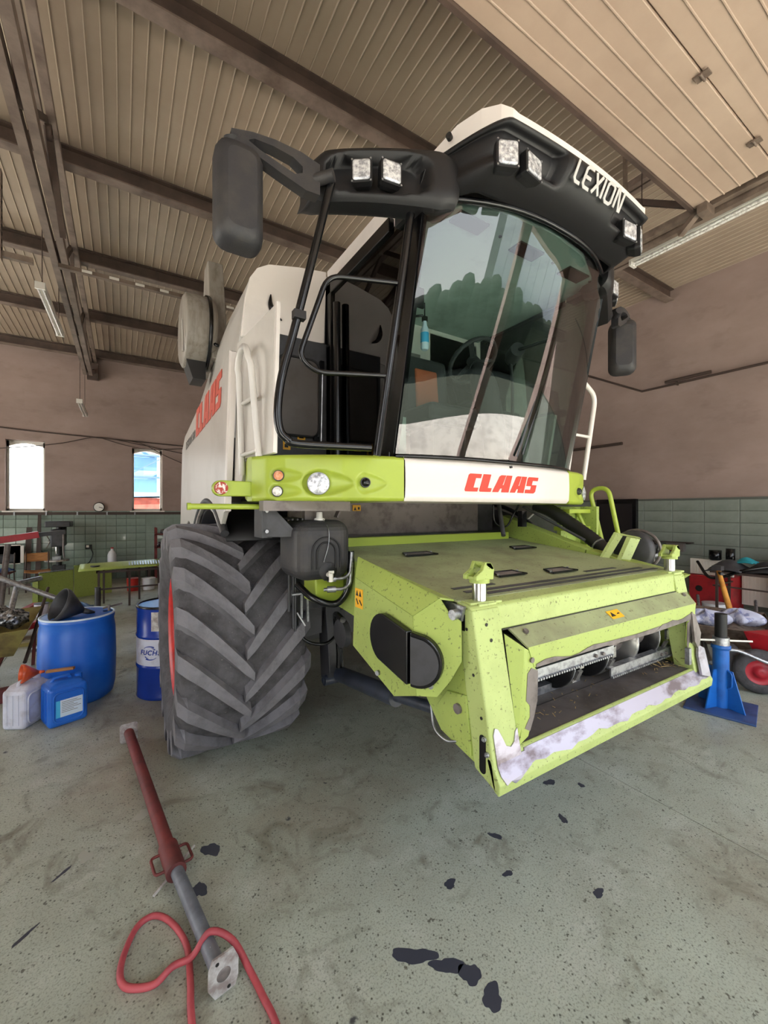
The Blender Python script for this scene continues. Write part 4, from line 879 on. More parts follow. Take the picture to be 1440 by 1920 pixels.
# left and right posts
def side_post(x0, x1, outx, inx):
    return MB().prism([(x0, 1.13, .695), (x0, 1.268, 1.385), (x0, 1.37, 1.385), (x0, 1.258, .738)], (x1 - x0, 0, 0))
lp = part('front_post', side_post(1.232, 1.392, 0, 0), 'limepale', bevel=.010, seg=3)
rp = part('front_post', side_post(3.0, 3.135, 0, 0), 'limepale', bevel=.006)
sl = frame((1.2305, 1.208, .818), (0, -1, 0), (0, .17, 1))
part('slot_hole', MB(sl).prism([(x, y, -.001) for x, y in rrect(.034, .155, .016)], (0, 0, .002)), 'blackgloss', lp)
for y, z in ((1.196, .885), (1.180, .83)): part('slot_bolt', MB().cyl((1.232, y, z), (1.222, y, z), .010, n=8).cyl((1.222, y, z), (1.216, y, z), .005, n=6), 'galv', lp)
for y, z in ((1.30, 1.30), (1.26, 1.12), (1.215, .96), (1.205, .83)): part('hole', MB().cyl((1.2312, y, z), (1.2296, y, z), .007, n=8), 'printblack', lp)
for z, x in ((1.32, 1.30), (1.255, 1.315), (.735, 1.30)):
    y = 1.13 + (z - .695) * .2; part('hole', MB().cyl((x, y - .001, z), (x, y - .0025, z), .008, n=8), 'printblack', lp)
# bent cheek plates beside the intake opening
def cheek(X, pr):
    m1 = MB().prism([(X(1.392), 1.24, 1.27), (X(1.455), 1.185, 1.215), (X(1.462), 1.185, .93), (X(1.395), 1.17, .83)], (.006, .006, 0))
    part('cheek_side', m1, 'lime', pr)
    m2 = MB().prism([(X(1.455), 1.186, 1.215), (X(1.50), 1.184, 1.19), (X(1.52), 1.186, 1.12), (X(1.545), 1.188, 1.10), (X(1.545), 1.190, .97), (X(1.52), 1.190, .90), (X(1.48), 1.185, .83), (X(1.40), 1.168, .82), (X(1.455), 1.186, .93)], (0, .006, 0))
    c = part('cheek_face', m2, 'lime', pr)
    part('worn_patch', MB().prism([(X(1.475), 1.183, 1.10), (X(1.50), 1.183, 1.12), (X(1.545), 1.185, 1.10), (X(1.545), 1.187, .97), (X(1.522), 1.187, .90), (X(1.49), 1.183, .85), (X(1.455), 1.181, .87), (X(1.49), 1.184, .91), (X(1.49), 1.184, .96), (X(1.465), 1.183, .985)], (0, .002, 0)), 'wornsteel', pr)
    part('plate_bolt', MB().cyl((X(1.50), 1.184, 1.155), (X(1.50), 1.176, 1.155), .012, n=10), 'wornsteel', pr)
cheek(lambda x: x, lp); cheek(lambda x: 4.525 - x, rp)
part('edge_stop', MB().box(2.955, 2.985, 1.165, 1.19, .85, .95), 'galv', rp)
# lower lip with bare wear plate
lip = part('lip', MB().prism([(1.232, 1.125, .690), (1.232, 1.118, .735), (1.232, 1.165, .815), (1.232, 1.180, .820), (1.232, 1.188, .805), (1.232, 1.15, .70)], (1.935, 0, 0)), 'limepale', bevel=.005)
wpts = [(1.40 + 1.74 * i / 30, .752 + .006 * math.sin(i * .9) + .006 * math.sin(i * 2.3)) for i in range(31)]
def lipy(z): return 1.118 + (z - .735) * .5875 if z > .735 else 1.118 + (.735 - z) * .155
part('wear_plate', MB().prism([(x, lipy(z) - .001, z) for x, z in wpts] + [(3.14, lipy(.811) - .001, .811), (1.42, lipy(.811) - .001, .811)], (0, -.003, .002)), 'scraped', lip)
pw = [(1.25, .905), (1.262, .928), (1.278, .922), (1.295, .89), (1.312, .852), (1.338, .842), (1.36, .855), (1.375, .89), (1.388, .90), (1.39, .80), (1.25, .80)]
part('worn_patch', MB().prism([(x, 1.13 + (z - .695) * .2 - .001, z) for x, z in pw], (0, -.004, 0)), 'scraped', lp)
pw = [(1.25, .802), (1.252, .76), (1.27, .728), (1.295, .738), (1.32, .720), (1.35, .728), (1.38, .742), (1.43, .756), (1.43, .802)]
part('worn_patch', MB().prism([(x, lipy(z) - .001, z) for x, z in pw], (0, -.0045, .002)), 'scraped', lip)
part('worn_patch', MB().prism([(3.02, 1.135, .79), (3.13, 1.13, .76), (3.13, 1.165, .93), (3.06, 1.17, .96), (3.03, 1.16, .90)], (0, -.014, 0)), 'scraped', rp)
part('worn_patch', MB().prism([(3.06, 1.168, .93), (3.09, 1.168, 1.03), (3.05, 1.185, 1.15), (3.02, 1.19, 1.16), (3.01, 1.17, .99)], (0, -.014, 0)), 'wornsteel', rp)
# intake drum with discs, chains and conveyor slats
dm = part('intake_drum', MB().cyl((1.30, 1.47, 1.0), (3.09, 1.47, 1.0), .085, n=24), 'wornsteel')
for x, m_ in ((1.66, 'drumworn'), (1.99, 'drumdark'), (2.30, 'drumdark'), (2.62, 'drumworn'), (2.88, 'drumdark')):
    part('drum_disc', MB().lathe([(.06, -.01), (.165, -.01), (.172, 0), (.165, .01), (.06, .01)], (x, 1.47, 1.0), 'x', 32), m_, dm)
    part('disc_rim', MB().tube([(x + .008, 1.47 + .168 * math.cos(2 * PI * k / 32), 1.0 + .168 * math.sin(2 * PI * k / 32)) for k in range(32)], .005, 6, closed=True), 'galv', dm)
for x in (1.99, 2.30, 2.93):
    for k in range(14):
        a = 2 * PI * k / 14; c = Vector((x + .06, 1.47 + .165 * math.cos(a), 1.0 + .165 * math.sin(a))); t_ = Vector((0, -math.sin(a), math.cos(a)))
        part('chain_link', MB().bar(c - t_ * .03, c + t_ * .03, .035, .014, (0, math.cos(a), math.sin(a))), 'drumworn', dm)
for x0, x1, y, z in ((1.50, 2.33, 1.285, 1.02), (2.33, 3.06, 1.30, .885), (1.70, 2.24, 1.43, .835)):
    s_ = part('conveyor_slat', MB().prism([(x0, y, z + .028), (x0, y + .04, z + .030), (x0, y + .04, z + .022), (x0, y + .008, z + .020), (x0, y + .008, z - .018), (x0, y, z - .020)], (x1 - x0, 0, 0)), 'galv')
    n_ = int((x1 - x0) / .02); tt = MB()
    for i in range(n_): tt.box(x0 + i * .02, x0 + i * .02 + .011, y - .012, y + .004, z - .026, z - .016)
    part('slat_teeth', tt, 'galv', s_)
    for i in (.78, .86): part('slat_bolt', MB().cyl((x0 + (x1 - x0) * i, y, z + .004), (x0 + (x1 - x0) * i, y - .012, z + .004), .010, n=6), 'wornsteel', s_)
stw = MB()
for i in range(150):
    x, y = (rnd.uniform(2.78, 3.02), rnd.uniform(1.2, 1.45)) if i < 60 else ((rnd.uniform(1.42, 1.75), rnd.uniform(1.26, 1.5)) if i < 90 else (rnd.uniform(1.45, 2.9), rnd.uniform(1.24, 1.5)))
    L = rnd.uniform(.01, .06) if i < 90 else rnd.uniform(.006, .02); a = rnd.uniform(0, PI); z = .8205 + (rnd.uniform(0, .05) if i < 60 else 0)
    stw.bar((x, y, z), (x + L * math.cos(a), y + L * math.sin(a), z + rnd.uniform(-.003, .012)), .003, .002)
o = part('chaff', stw, 'straw', bf); o['kind'] = 'stuff'
# locking hooks with bright pins on the frame corners
for X, y in ((1.335, 1.33), (3.06, 1.32)):
    hk = part('locking_pin', MB().cyl((X, y, 1.385), (X, y, 1.49), .032, n=20), 'chrome')
    part('pin_base', MB().box(X - .05, X + .055, y - .05, y + .05, 1.385, 1.402).prism([(X - .08, y - .03, 1.395), (X + .09, y - .05, 1.395), (X + .09, y + .03, 1.395), (X - .08, y + .05, 1.395)], (0, 0, .012)), 'limepale', hk, bevel=.004)
    hb = MB().cyl((X, y, 1.485), (X, y, 1.505), .045, n=18)
    for sy in (-.042, .022): hb.prism([(X - .06, y + sy, 1.50), (X + .045, y + sy, 1.50), (X + .05, y + sy, 1.545), (X + .03, y + sy, 1.575), (X - .005, y + sy, 1.578), (X - .02, y + sy, 1.545), (X - .06, y + sy, 1.52)], (0, .02, 0))
    hb.prism([(X - .005, y - .042, 1.578), (X + .03, y - .042, 1.575), (X + .05, y - .042, 1.545), (X + .035, y - .042, 1.54), (X + .0, y - .042, 1.56)], (0, .084, 0)); hb.box(X - .05, X + .04, y - .03, y + .03, 1.50, 1.515)
    part('hook', hb, 'lime', hk, bevel=.004)
part('pivot_pin', MB().cyl((1.25, 1.34, 1.36), (1.18, 1.335, 1.36), .022, n=16).prism([(1.228, 1.30, 1.395), (1.228, 1.44, 1.40), (1.228, 1.40, 1.345), (1.228, 1.32, 1.33)], (-.014, 0, 0)), 'galv')
part('pin_recess', MB().box(1.2275, 1.234, 1.31, 1.40, 1.29, 1.36), 'blackgloss')
# ---- left drive shield with the black oval cover
def fold(a, z, off=0.0):
    if a <= -.03: return (1.10 - off, 1.47 - a, z)
    q = a + .03; return (1.10 + .507 * q - off * .86, 1.50 - .862 * q - off * .5, z)
sh = MB()
sh.add([(1.10, 2.04, 1.43), (1.10, 2.067, 1.046), (1.10, 1.651, .918), (1.10, 1.475, .985), (1.10, 1.50, 1.331)], [(0, 1, 2, 3, 4)])
def shq(q, z): return (1.10 + .507 * q, 1.475 + (z - .985) * .0723 - .862 * q, z)
sh.add([(1.10, 2.04, 1.43), (1.10, 1.50, 1.331), (1.165, 1.395, 1.421), (1.165, 2.13, 1.53)], [(0, 1, 2), (0, 2, 3)])
sh.add([(1.165, 1.395, 1.421), (1.24, 1.385, 1.405), (1.24, 2.2, 1.50), (1.165, 2.13, 1.53)], [(0, 1, 2), (0, 2, 3)])
sh.add([shq(q, z) for q, z in ((0, 1.331), (0, .985), (.096, 1.0), (.16, 1.08), (.213, 1.167), (.219, 1.334), (.17, 1.36), (.128, 1.421))], [tuple(range(8))])
sh.add([(1.10, 2.04, 1.43), (1.165, 2.13, 1.53), (1.235, 2.2, 1.50), (1.235, 2.12, 1.05), (1.10, 2.067, 1.046)], [(0, 1, 4), (1, 2, 3, 4)])
shd = part('drive_shield', sh, 'lime', solid=.008)
Lc, Rc, rr_ = (-.235, 1.185), (.0, 1.145), .118
st_pts = [(Lc[0] + rr_ * math.cos(math.radians(q)), Lc[1] + rr_ * math.sin(math.radians(q))) for q in range(80, 262, 13)] + [(Rc[0] + rr_ * math.cos(math.radians(q)), Rc[1] + rr_ * math.sin(math.radians(q))) for q in range(-98, 82, 10)]
def clip(pts, keep_left):
    out = []
    for (a, z), (a2, z2) in zip(pts, pts[1:] + pts[:1]):
        ina = (a <= -.03) == keep_left; inb = (a2 <= -.03) == keep_left
        if ina: out.append((a, z))
        if ina != inb: t = (-.03 - a) / (a2 - a); out.append((-.03 if keep_left else -.0299, z + (z2 - z) * t))
    return out
cv = MB()
pl = clip(st_pts, True); cv.prism([fold(a, z, .005) for a, z in pl], (-.035, 0, 0)); pr_ = clip(st_pts, False); cv.prism([fold(a, z, .005) for a, z in pr_], (-.0304, -.0177, 0))
cvo = part('oval_cover', cv, 'blackgloss', shd, bevel=.006)
part('cover_inset', MB().prism([fold((a + .03) * .88 - .026, 1.145 + (z - 1.145) * .86, .042) for a, z in pr_], (-.003, -.0017, 0)), 'darkgrey', shd)  # angled half made lighter grey, its facing to the light put into colour
for a, z in ((-.32, .985), (.10, 1.16), (.06, 1.04)): c = Vector(fold(a, z, .004)); part('shield_bolt', MB().cyl(c, c + Vector((-.014, -.004, 0)), .013, n=10), 'galv', shd)
wl = part('warning_sticker', MB().box(1.093, 1.0955, 1.952, 2.035, 1.27, 1.375), 'yellow', shd)
part('pictogram', MB().prism([(1.0945, 1.965, 1.335), (1.0945, 1.99, 1.335), (1.0945, 1.978, 1.365)], (-.003, 0, 0)).prism([(1.0945, 2.0, 1.335), (1.0945, 2.025, 1.335), (1.0945, 2.012, 1.365)], (-.003, 0, 0)).bar((1.0925, 1.96, 1.29), (1.0925, 1.985, 1.315), .003, .008).bar((1.0925, 2.0, 1.29), (1.0925, 2.02, 1.318), .003, .008), 'printblack', shd)
part('lower_guard', MB().prism([(1.238, 1.42, 1.0), (1.238, 1.30, 1.02), (1.238, 1.27, .78), (1.238, 1.40, .80), (1.238, 1.50, .90)], (-.012, 0, 0)), 'lime', bevel=.003)
part('guard_bolt', MB().cyl((1.226, 1.345, .95), (1.214, 1.345, .95), .022, n=10), 'wornsteel')
part('wire_loop', MB().tube(curve([(1.24, 1.55, .88), (1.22, 1.50, .80), (1.22, 1.42, .78), (1.23, 1.36, .80)]), .006, 6), 'galv')
# right-hand cover beam rising to the machine
part('cover_beam', MB().prism([(3.10, 2.80, 1.76), (3.10, 1.94, 1.50), (3.10, 1.94, 1.44), (3.10, 2.76, 1.56)], (.12, 0, 0)), 'lime', bevel=.004)
part('cover_beam', MB().prism([(3.10, 1.93, 1.497), (3.10, 1.26, 1.375), (3.10, 1.30, 1.34), (3.10, 1.93, 1.43)], (.12, 0, 0)), 'lime', bevel=.004)
# upright drive bracket with belt pulley on the right
br = part('drive_bracket', MB().prism([(3.06, 1.78, 1.44), (3.09, 1.74, 1.44), (3.22, 1.70, 1.62), (3.19, 1.74, 1.63)], (0, .02, .01)).prism([(3.07, 1.66, 1.40), (3.13, 1.62, 1.40), (3.26, 1.60, 1.59), (3.20, 1.64, 1.60)], (0, .03, .01)).prism([(3.19, 1.74, 1.62), (3.22, 1.70, 1.615), (3.28, 1.60, 1.59), (3.24, 1.62, 1.60)], (.01, .02, .012)), 'limepale', bevel=.003)
pu = part('belt_cover', MB().lathe([(.02, 0), (.13, 0), (.15, .02), (.15, .06), (.12, .08)], (3.32, 1.70, 1.50), 'x', 28), 'darkgrey')
part('belt', MB().tube([(3.42, 1.70 + .165 * math.cos(2 * PI * k / 28), 1.50 + .15 * math.sin(2 * PI * k / 28)) for k in range(28)], .012, 8, closed=True), 'wornsteel', pu)
part('sprocket', MB().lathe([(.02, .0), (.06, 0), (.06, .02), (.02, .02)], (3.45, 1.62, 1.52), 'x', 14), 'blackgloss', pu)
part('shaft_end', MB().cyl((3.42, 1.62, 1.46), (3.50, 1.61, 1.46), .022), 'galv', pu)
# ---- black water tank with cap and tap, hung from a bracket
wt = part('water_tank', MB().box(.845, 1.20, 2.26, 2.64, 1.385, 1.745), 'plastic', bevel=.085, seg=6)
for r_ in (.06, .09):
    ap_ = [(1.02 - r_, 2.255, 1.46)] + [(1.02 - r_ * math.cos(a), 2.255, 1.555 + r_ * math.sin(a)) for a in [math.radians(q) for q in range(0, 181, 15)]] + [(1.02 + r_, 2.255, 1.46)]
    part('moulded_rib', MB().tube(ap_, .005, 6), 'black', wt)
part('tap_hollow', MB().lathe([(.005, -.004), (.05, -.006), (.06, .004)], (1.035, 2.262, 1.445), 'y', 20), 'black', wt)
for x in (.87, .90, .93): part('moulded_rib', MB().tube(round_path([(x - .03, 2.33, 1.75), (x - .035, 2.5, 1.76)], .02), .006, 6), 'black', wt)
part('tank_cap', MB().lathe([(.034, 0), (.034, .010), (.020, .016), (.018, .05), (.010, .052)], (1.02, 2.36, 1.742), 'z', 18), 'tubewhite', wt)
part('tap', MB().cyl((1.03, 2.255, 1.425), (1.03, 2.215, 1.425), .014).cyl((1.035, 2.225, 1.435), (1.035, 2.225, 1.385), .013).box(1.02, 1.05, 2.215, 2.23, 1.435, 1.45), 'tubewhite', wt)
part('cap_chain', MB().tube(curve([(1.03, 2.33, 1.75), (1.035, 2.26, 1.69), (1.03, 2.25, 1.6), (1.0, 2.25, 1.50)]), .0025, 5), 'galv', wt)
tb_ = part('tank_bracket', MB().prism([(.70, 2.44, 1.83), (.745, 2.42, 1.83), (.86, 2.36, 1.69), (.86, 2.36, 1.645), (.70, 2.44, 1.645)], (.0, .012, 0)).box(.69, .75, 2.43, 2.6, 1.64, 1.83), 'darkgrey', bevel=.003)
for z in (1.68, 1.80): part('bracket_bolt', MB().cyl((.715, 2.43, z), (.715, 2.415, z), .011, n=8), 'galv', tb_)
part('tank_strap', MB().box(.95, 1.05, 2.42, 2.46, 1.745, 1.86).bar((1.15, 2.4, 1.76), (1.2, 2.4, 1.86), .05, .01), 'wornsteel')
# ---- hoses, lift frame and cylinder under the tank
part('lift_frame', MB().prism([(1.30, 3.05, 1.15), (1.30, 2.90, 1.15), (1.30, 2.82, .60), (1.30, 2.88, .50), (1.30, 2.98, .52)], (.12, 0, 0)).box(1.05, 1.5, 2.95, 3.05, .92, 1.25), 'darkgrey', bevel=.005)
part('frame_plate', MB().box(1.0, 1.5, 2.80, 2.84, 1.10, 1.40).prism([(.95, 2.9, 1.12), (1.25, 2.85, 1.12), (1.25, 2.85, .90), (1.0, 2.9, .86)], (0, .02, 0)), 'darkgrey')
part('lift_cylinder', MB().cyl((1.36, 2.76, .60), (1.36, 2.02, .71), .055, n=20).cyl((1.36, 2.10, .70), (1.36, 1.60, .80), .03), 'steelblue')
part('cylinder_eye', MB().cyl((1.28, 2.88, .53), (1.46, 2.88, .53), .04).cyl((1.27, 2.88, .53), (1.275, 2.88, .53), .02), 'steelblue')
part('lift_hose', MB().tube(curve([(1.34, 2.74, .70), (1.33, 2.74, .86), (1.30, 2.72, 1.02), (1.25, 2.6, 1.09), (1.2, 2.4, 1.10)]), .02, 8).cyl((1.34, 2.74, .66), (1.34, 2.74, .80), .022), 'blackgloss')
part('sagging_hose', MB().tube(curve([(1.02, 2.78, 1.20), (1.02, 2.74, 1.0), (1.08, 2.70, .90), (1.2, 2.66, .88), (1.32, 2.7, .93)]), .011, 8), 'blackgloss')
part('hydraulic_hose', MB().tube(curve([(1.215, 2.32, 1.55), (1.21, 2.32, 1.40), (1.19, 2.34, 1.28), (1.12, 2.36, 1.22), (1.0, 2.4, 1.26), (.93, 2.5, 1.34)]), .022, 8), 'blackgloss')
for z in (1.385, 1.32):
    hc = part('coupler', MB().tube(round_path([(1.04, 2.34, z), (1.16, 2.30, z), (1.195, 2.29, z + .03), (1.205, 2.29, z + .16)], .03), .011, 8).cyl((1.06, 2.335, z), (1.11, 2.318, z), .020), 'galv')
for x, z0, z1 in ((.955, 1.12, 1.42), (.985, 1.0, 1.40), (1.0, .98, 1.35)): part('vertical_line', MB().cyl((x, 2.72, z0), (x, 2.72, z1), .010, n=8), 'darkgrey')
part('linkage', MB().cyl((.96, 2.68, 1.24), (1.06, 2.66, 1.245), .010, n=8).bar((1.02, 2.66, 1.24), (1.02, 2.66, 1.08), .014).bar((1.06, 2.66, 1.24), (1.065, 2.66, 1.05), .014).bar((.99, 2.66, 1.12), (1.04, 2.64, 1.03), .008), 'galv')
part('valve_block', MB().box(1.02, 1.22, 2.42, 2.62, 1.22, 1.38), 'limeclean', bevel=.01)
part('feeder_bearing', MB().cyl((1.20, 2.45, 1.0), (1.24, 2.45, 1.0), .09, n=20), 'darkgrey')
# ================================================================== things in the workshop
# ---- left: barrels and cans
bl = thing('plastic_barrel', 'large blue plastic barrel with a steel funnel lying on top', 'barrel', (-.36, 5.0, 0))
part('barrel_body', MB().lathe([(.25, 0), (.285, .03), (.305, .12), (.312, .4), (.305, .66), (.292, .74), (.300, .765), (.300, .79), (.285, .80)], (-.36, 5.0, 0), 'z', 40), 'bluebarrel', bl)
part('barrel_rim', MB().tube([(-.36 + .293 * math.cos(2 * PI * k / 40), 5.0 + .293 * math.sin(2 * PI * k / 40), .798) for k in range(40)], .010, 8, closed=True), 'labelpaper', bl)
part('barrel_lid', MB().lathe([(.01, .785), (.27, .785), (.275, .775)], (-.36, 5.0, 0), 'z', 32), 'whitecan', bl)
for x, y, a in ((-.46, 5.05, .4), (-.25, 4.98, 1.2), (-.33, 5.12, 2.0)):
    pl_ = MB(Matrix.Translation((x, y, .787)) @ Matrix.Rotation(a, 4, 'Z')).box(-.12, .12, -.025, .025, 0, .012).build('metal_strip', 'plateworn'); tag(pl_, {.4: 'bright metal strip on the barrel lid, beside the wide funnel mouth', 1.2: 'bright metal strip on the barrel lid, under the funnel spout', 2.0: 'bright metal strip at the back of the barrel lid'}[a], 'metal strip', 'metal strips on the barrel lid')
def funnel(name, lab, base, ax, R, L, sl, m, hand=True):
    base = Vector(base); ax = Vector(ax).normalized(); t = thing(name, lab, 'funnel', tuple(base))
    u = ax.cross(Vector((0, 0, 1))).normalized(); b_ = ax.cross(u)
    ring = lambda d, r: [tuple(base + ax * d + (u * math.cos(2 * PI * k / 28) + b_ * math.sin(2 * PI * k / 28)) * r) for k in range(28)]
    part('cone', MB().loft([ring(.0, R), ring(L * .16, R), ring(L, R * .16)], caps=False), m, t, solid=.004)
    part('spout', MB().loft([ring(L, R * .16), ring(L + sl, R * .12)], caps=False), m, t, solid=.004)
    return t
fz = .787 + .15
funnel('steel_funnel', 'dark steel funnel lying on its side on the blue barrel', (-.50, 4.86, fz), (.80, .34, -.42), .15, .22, .10, 'darkgrey')
nl_ = MB().box(-.16, -.06, 4.98, 5.03, .787, .80).cyl((-.11, 5.0, .79), (-.11, 5.0, .86), .012).bar((-.16, 5.0, .83), (.0, 5.06, .85), .015).build('barrel_pump', 'wornsteel'); tag(nl_, 'small rusty hand pump fitting on the blue barrel lid', 'pump')

fd = thing('oil_drum', 'blue and white steel oil drum behind the front tyre', 'drum', (.40, 4.73, 0))
FX, FY = .40, 4.73
part('drum_body', MB().lathe([(.275, 0), (.285, .01), (.280, .03), (.280, .29), (.288, .30), (.288, .315), (.280, .325), (.280, .58), (.288, .59), (.288, .605), (.280, .615), (.280, .84), (.286, .86), (.286, .875)], (FX, FY, 0), 'z', 48), 'bluedrum', fd)
part('white_band', MB().lathe([(.2815, .328), (.2815, .578)], (FX, FY, 0), 'z', 48, caps=False), 'whitecan', fd)
part('drum_top', MB().lathe([(.01, .855), (.268, .855), (.272, .87)], (FX, FY, 0), 'z', 40), 'plateworn', fd)
part('lid_ring', MB().tube([(FX + .275 * math.cos(2 * PI * k / 48), FY + .275 * math.sin(2 * PI * k / 48), .872) for k in range(48)], .014, 8, closed=True), 'blackgloss', fd)
part('drum_tap', MB().cyl((FX - .04, FY - .05, .86), (FX - .04, FY - .05, .93), .016).bar((FX - .09, FY - .05, .92), (FX + .0, FY - .05, .935), .014), 'blackgloss', fd)
part('bag_label', MB().loft([[(FX + .284 * math.cos(a), FY + .284 * math.sin(a), z) for a in [math.radians(q) for q in (234, 240, 246, 252, 258)]] for z in (.66, .84)], caps=False, open_ring=True), 'plateworn', fd)
def wrap_text(s, size, R, ang, z, m, parent, shear=0.0, bold=.0):
    """lettering bent round the drum, centred at angle ang"""
    o = text(s, size, Matrix.Identity(4), m, parent, shear, .0008, bold); me = o.data; p0 = W0[parent]
    co = [v.co + p0 for v in me.vertices]; w_ = max(c.x for c in co) - min(c.x for c in co); x0 = min(c.x for c in co)
    for v, c in zip(me.vertices, co):
        a = ang + (c.x - x0 - w_ / 2) / R; v.co = Vector((FX + (R + c.z) * math.cos(a), FY + (R + c.z) * math.sin(a), z + c.y)) - p0
    return o
AN = math.radians(231)
wrap_text('FUCHS', .064, .2845, AN, .435, 'bluedrum', fd, .2, .001)
for r_, a0, a1, w0, w1 in ((.066, 60, 140, .012, .003), (.054, 40, 80, .009, .002), (.066, 240, 320, .012, .003), (.054, 220, 260, .009, .002)):
    ps = []
    for k in range(13): a = math.radians(a0 + (a1 - a0) * k / 12); ww = w0 + (w1 - w0) * (k / 12); ps.append((r_ + ww / 2, a)); 
    qs = [(r_ - (w0 + (w1 - w0) * (k / 12)) / 2, math.radians(a0 + (a1 - a0) * k / 12)) for k in range(12, -1, -1)]
    P3 = []
    for r2, a in ps + qs: lx, lz = r2 * 1.25 * math.cos(a), r2 * .95 * math.sin(a); b_ = AN + lx / .2845; P3.append((FX + .2845 * math.cos(b_), FY + .2845 * math.sin(b_), .452 + lz))
    q = MB(); q.add(P3, [(i, i + 1, 24 - i, 25 - i) for i in range(12)]); part('emblem_arc', q, 'bluedrum', fd, solid=.001)


def jerrycan(name, lab, c, rz, w_, d_, h_, m, labels=False):
    t = thing(name, lab, 'canister', c); M = Matrix.Translation(c) @ Matrix.Rotation(rz, 4, 'Z')
    part('can_body', MB(M).box(-w_ / 2, w_ / 2, -d_ / 2, d_ / 2, 0, h_ * .90), m, t, bevel=.032, seg=4)
    part('can_shoulder', MB(M).loft([[(x, y, h_ * .86) for x, y in rrect(w_ * .92, d_ * .92, .03)], [(x, y, h_ * .96) for x, y in rrect(w_ * .7, d_ * .8, .03)], [(x, y, h_ * .97) for x, y in rrect(w_ * .3, d_ * .5, .02)]]), m, t)
    part('handle', MB(M).tube(round_path([(-w_ * .32, 0, h_ * .93), (-w_ * .28, 0, h_ * 1.03), (w_ * .12, 0, h_ * 1.03), (w_ * .16, 0, h_ * .93)], .03), .014, 8), m, t)
    part('screw_cap', MB(M).cyl((w_ * .36, 0, h_ * .9), (w_ * .36, 0, h_ * 1.02), .028, n=16), m, t)
    for s in (-1, 1):
        part('side_panel', MB(M @ Matrix.Translation((0, s * d_ / 2, h_ * .44)) @ Matrix.Rotation(PI / 2, 4, 'X')).tube([(x, y, 0) for x, y in rrect(w_ * .74, h_ * .66, .04)], .008, 6, closed=True), m, t)
        for k in (-.06, 0, .06): part('moulded_rib', MB(M).bar((s * (w_ / 2), k * d_ * 4, h_ * .12), (s * (w_ / 2), k * d_ * 4, h_ * .8), .008, .012, (1, 0, 0)), m, t)
    return t, M
c1, M1 = jerrycan('canister', 'white plastic canister in front of the barrel with an orange funnel on it', (-.685, 4.62, 0), 1.05, .29, .19, .36, 'whitecan')
c2, M2 = jerrycan('canister', 'blue plastic canister with a paper label beside the white canister', (-.42, 4.50, 0), .35, .28, .24, .37, 'bluebarrel')
part('paper_label', MB(M2).box(-.06, .10, -.1225, -.1205, .08, .22), 'labelpaper', c2); part('label_stripe', MB(M2).box(-.09, -.06, -.1225, -.1205, .08, .22), 'labelcyan', c2)
lt = MB(M2)
for k in range(7): lt.box(-.05, .06 + .03 * math.sin(k * 2.1), -.1232, -.1224, .20 - k * .014, .204 - k * .014)
o = part('label_print', lt, 'printgrey', c2); o['kind'] = 'stuff'
part('hazard_label', MB(M2).prism([(.1405, -.06, .15), (.1405, .03, .25), (.1405, .06, .20), (.1405, -.02, .10)], (.002, 0, 0)), 'labelpaper', c2)
part('hazard_mark', MB(M2).prism([(.1428, -.02, .16), (.1428, .02, .20), (.1428, .035, .18), (.1428, .0, .14)], (.001, 0, 0)), 'printblack', c2)
funnel('plastic_funnel', 'orange plastic funnel lying on the white canister', (-.72, 4.58, .43), (.75, .25, -.12), .075, .12, .04, 'orange')
stk = MB().bar((-.56, 4.66, .392), (-.36, 4.60, .405), .035, .02).build('wooden_stick', 'wood'); tag(stk, 'short wooden stick lying across both canisters', 'stick')
# ---- steel prop on the floor
pp = thing('steel_prop', 'telescopic steel shoring prop lying on the floor, half rust red, half grey', 'prop', (.2, 2.7, 0))
a_, b_, c_ = Vector((.045, 3.80, .075)), Vector((.212, 2.32, .058)), Vector((.318, 1.625, .055))
part('outer_tube', MB().cyl(a_, b_, .034, n=18), 'rustred', pp)
dv = (b_ - a_).normalized(); part('collar_nut', MB().cyl(b_ - dv * .10, b_ + dv * .09, .046, n=18), 'rustred', pp)
part('inner_tube', MB().cyl(b_, c_, .029, n=18), 'propgrey', pp)
sd_ = dv.cross(Vector((0, 0, 1))).normalized()
for s in (-1, 1): part('nut_handle', MB().tube(round_path([tuple(b_ - dv * .07 + sd_ * s * .04), tuple(b_ - dv * .07 + sd_ * s * .085), tuple(b_ + dv * .05 + sd_ * s * .085), tuple(b_ + dv * .05 + sd_ * s * .04)], .02), .007, 6), 'rustred', pp)
part('locking_rod', MB().cyl(b_ + dv * .10 + Vector((-.10, -.035, -.03)), b_ + dv * .06 + Vector((.10, .10, .0)), .006, n=8), 'plateworn', pp)
M3 = frame(a_, sd_, Vector((0, 0, 1))); part('base_plate', MB(M3).prism([(x, y, -.004) for x, y in rrect(.12, .145, .02)], (0, 0, .008)), 'plateworn', pp)
dv2 = (c_ - b_).normalized(); M4 = frame(c_, dv2.cross(Vector((0, 0, 1))), (0.35, 0, 1))
pl4 = part('head_plate', MB(M4).prism([(x, y + .03, -.004) for x, y in ((-.045, -.075), (.03, -.078), (.055, -.03), (.055, .04), (.04, .078), (-.035, .078), (-.055, .03), (-.055, -.04))], (0, 0, .008)), 'plateworn', pp)
part('plate_hole', MB(M4).lathe([(.005, -.007), (.024, -.007), (.026, -.004)], (0, .03, 0), 'z', 18), 'wornsteel', pp)
for x, y in ((-.02, -.03), (.025, .085)): part('bolt_hole', MB(M4).cyl((x, y, -.0045), (x, y, -.006), .007, n=8), 'printblack', pp)
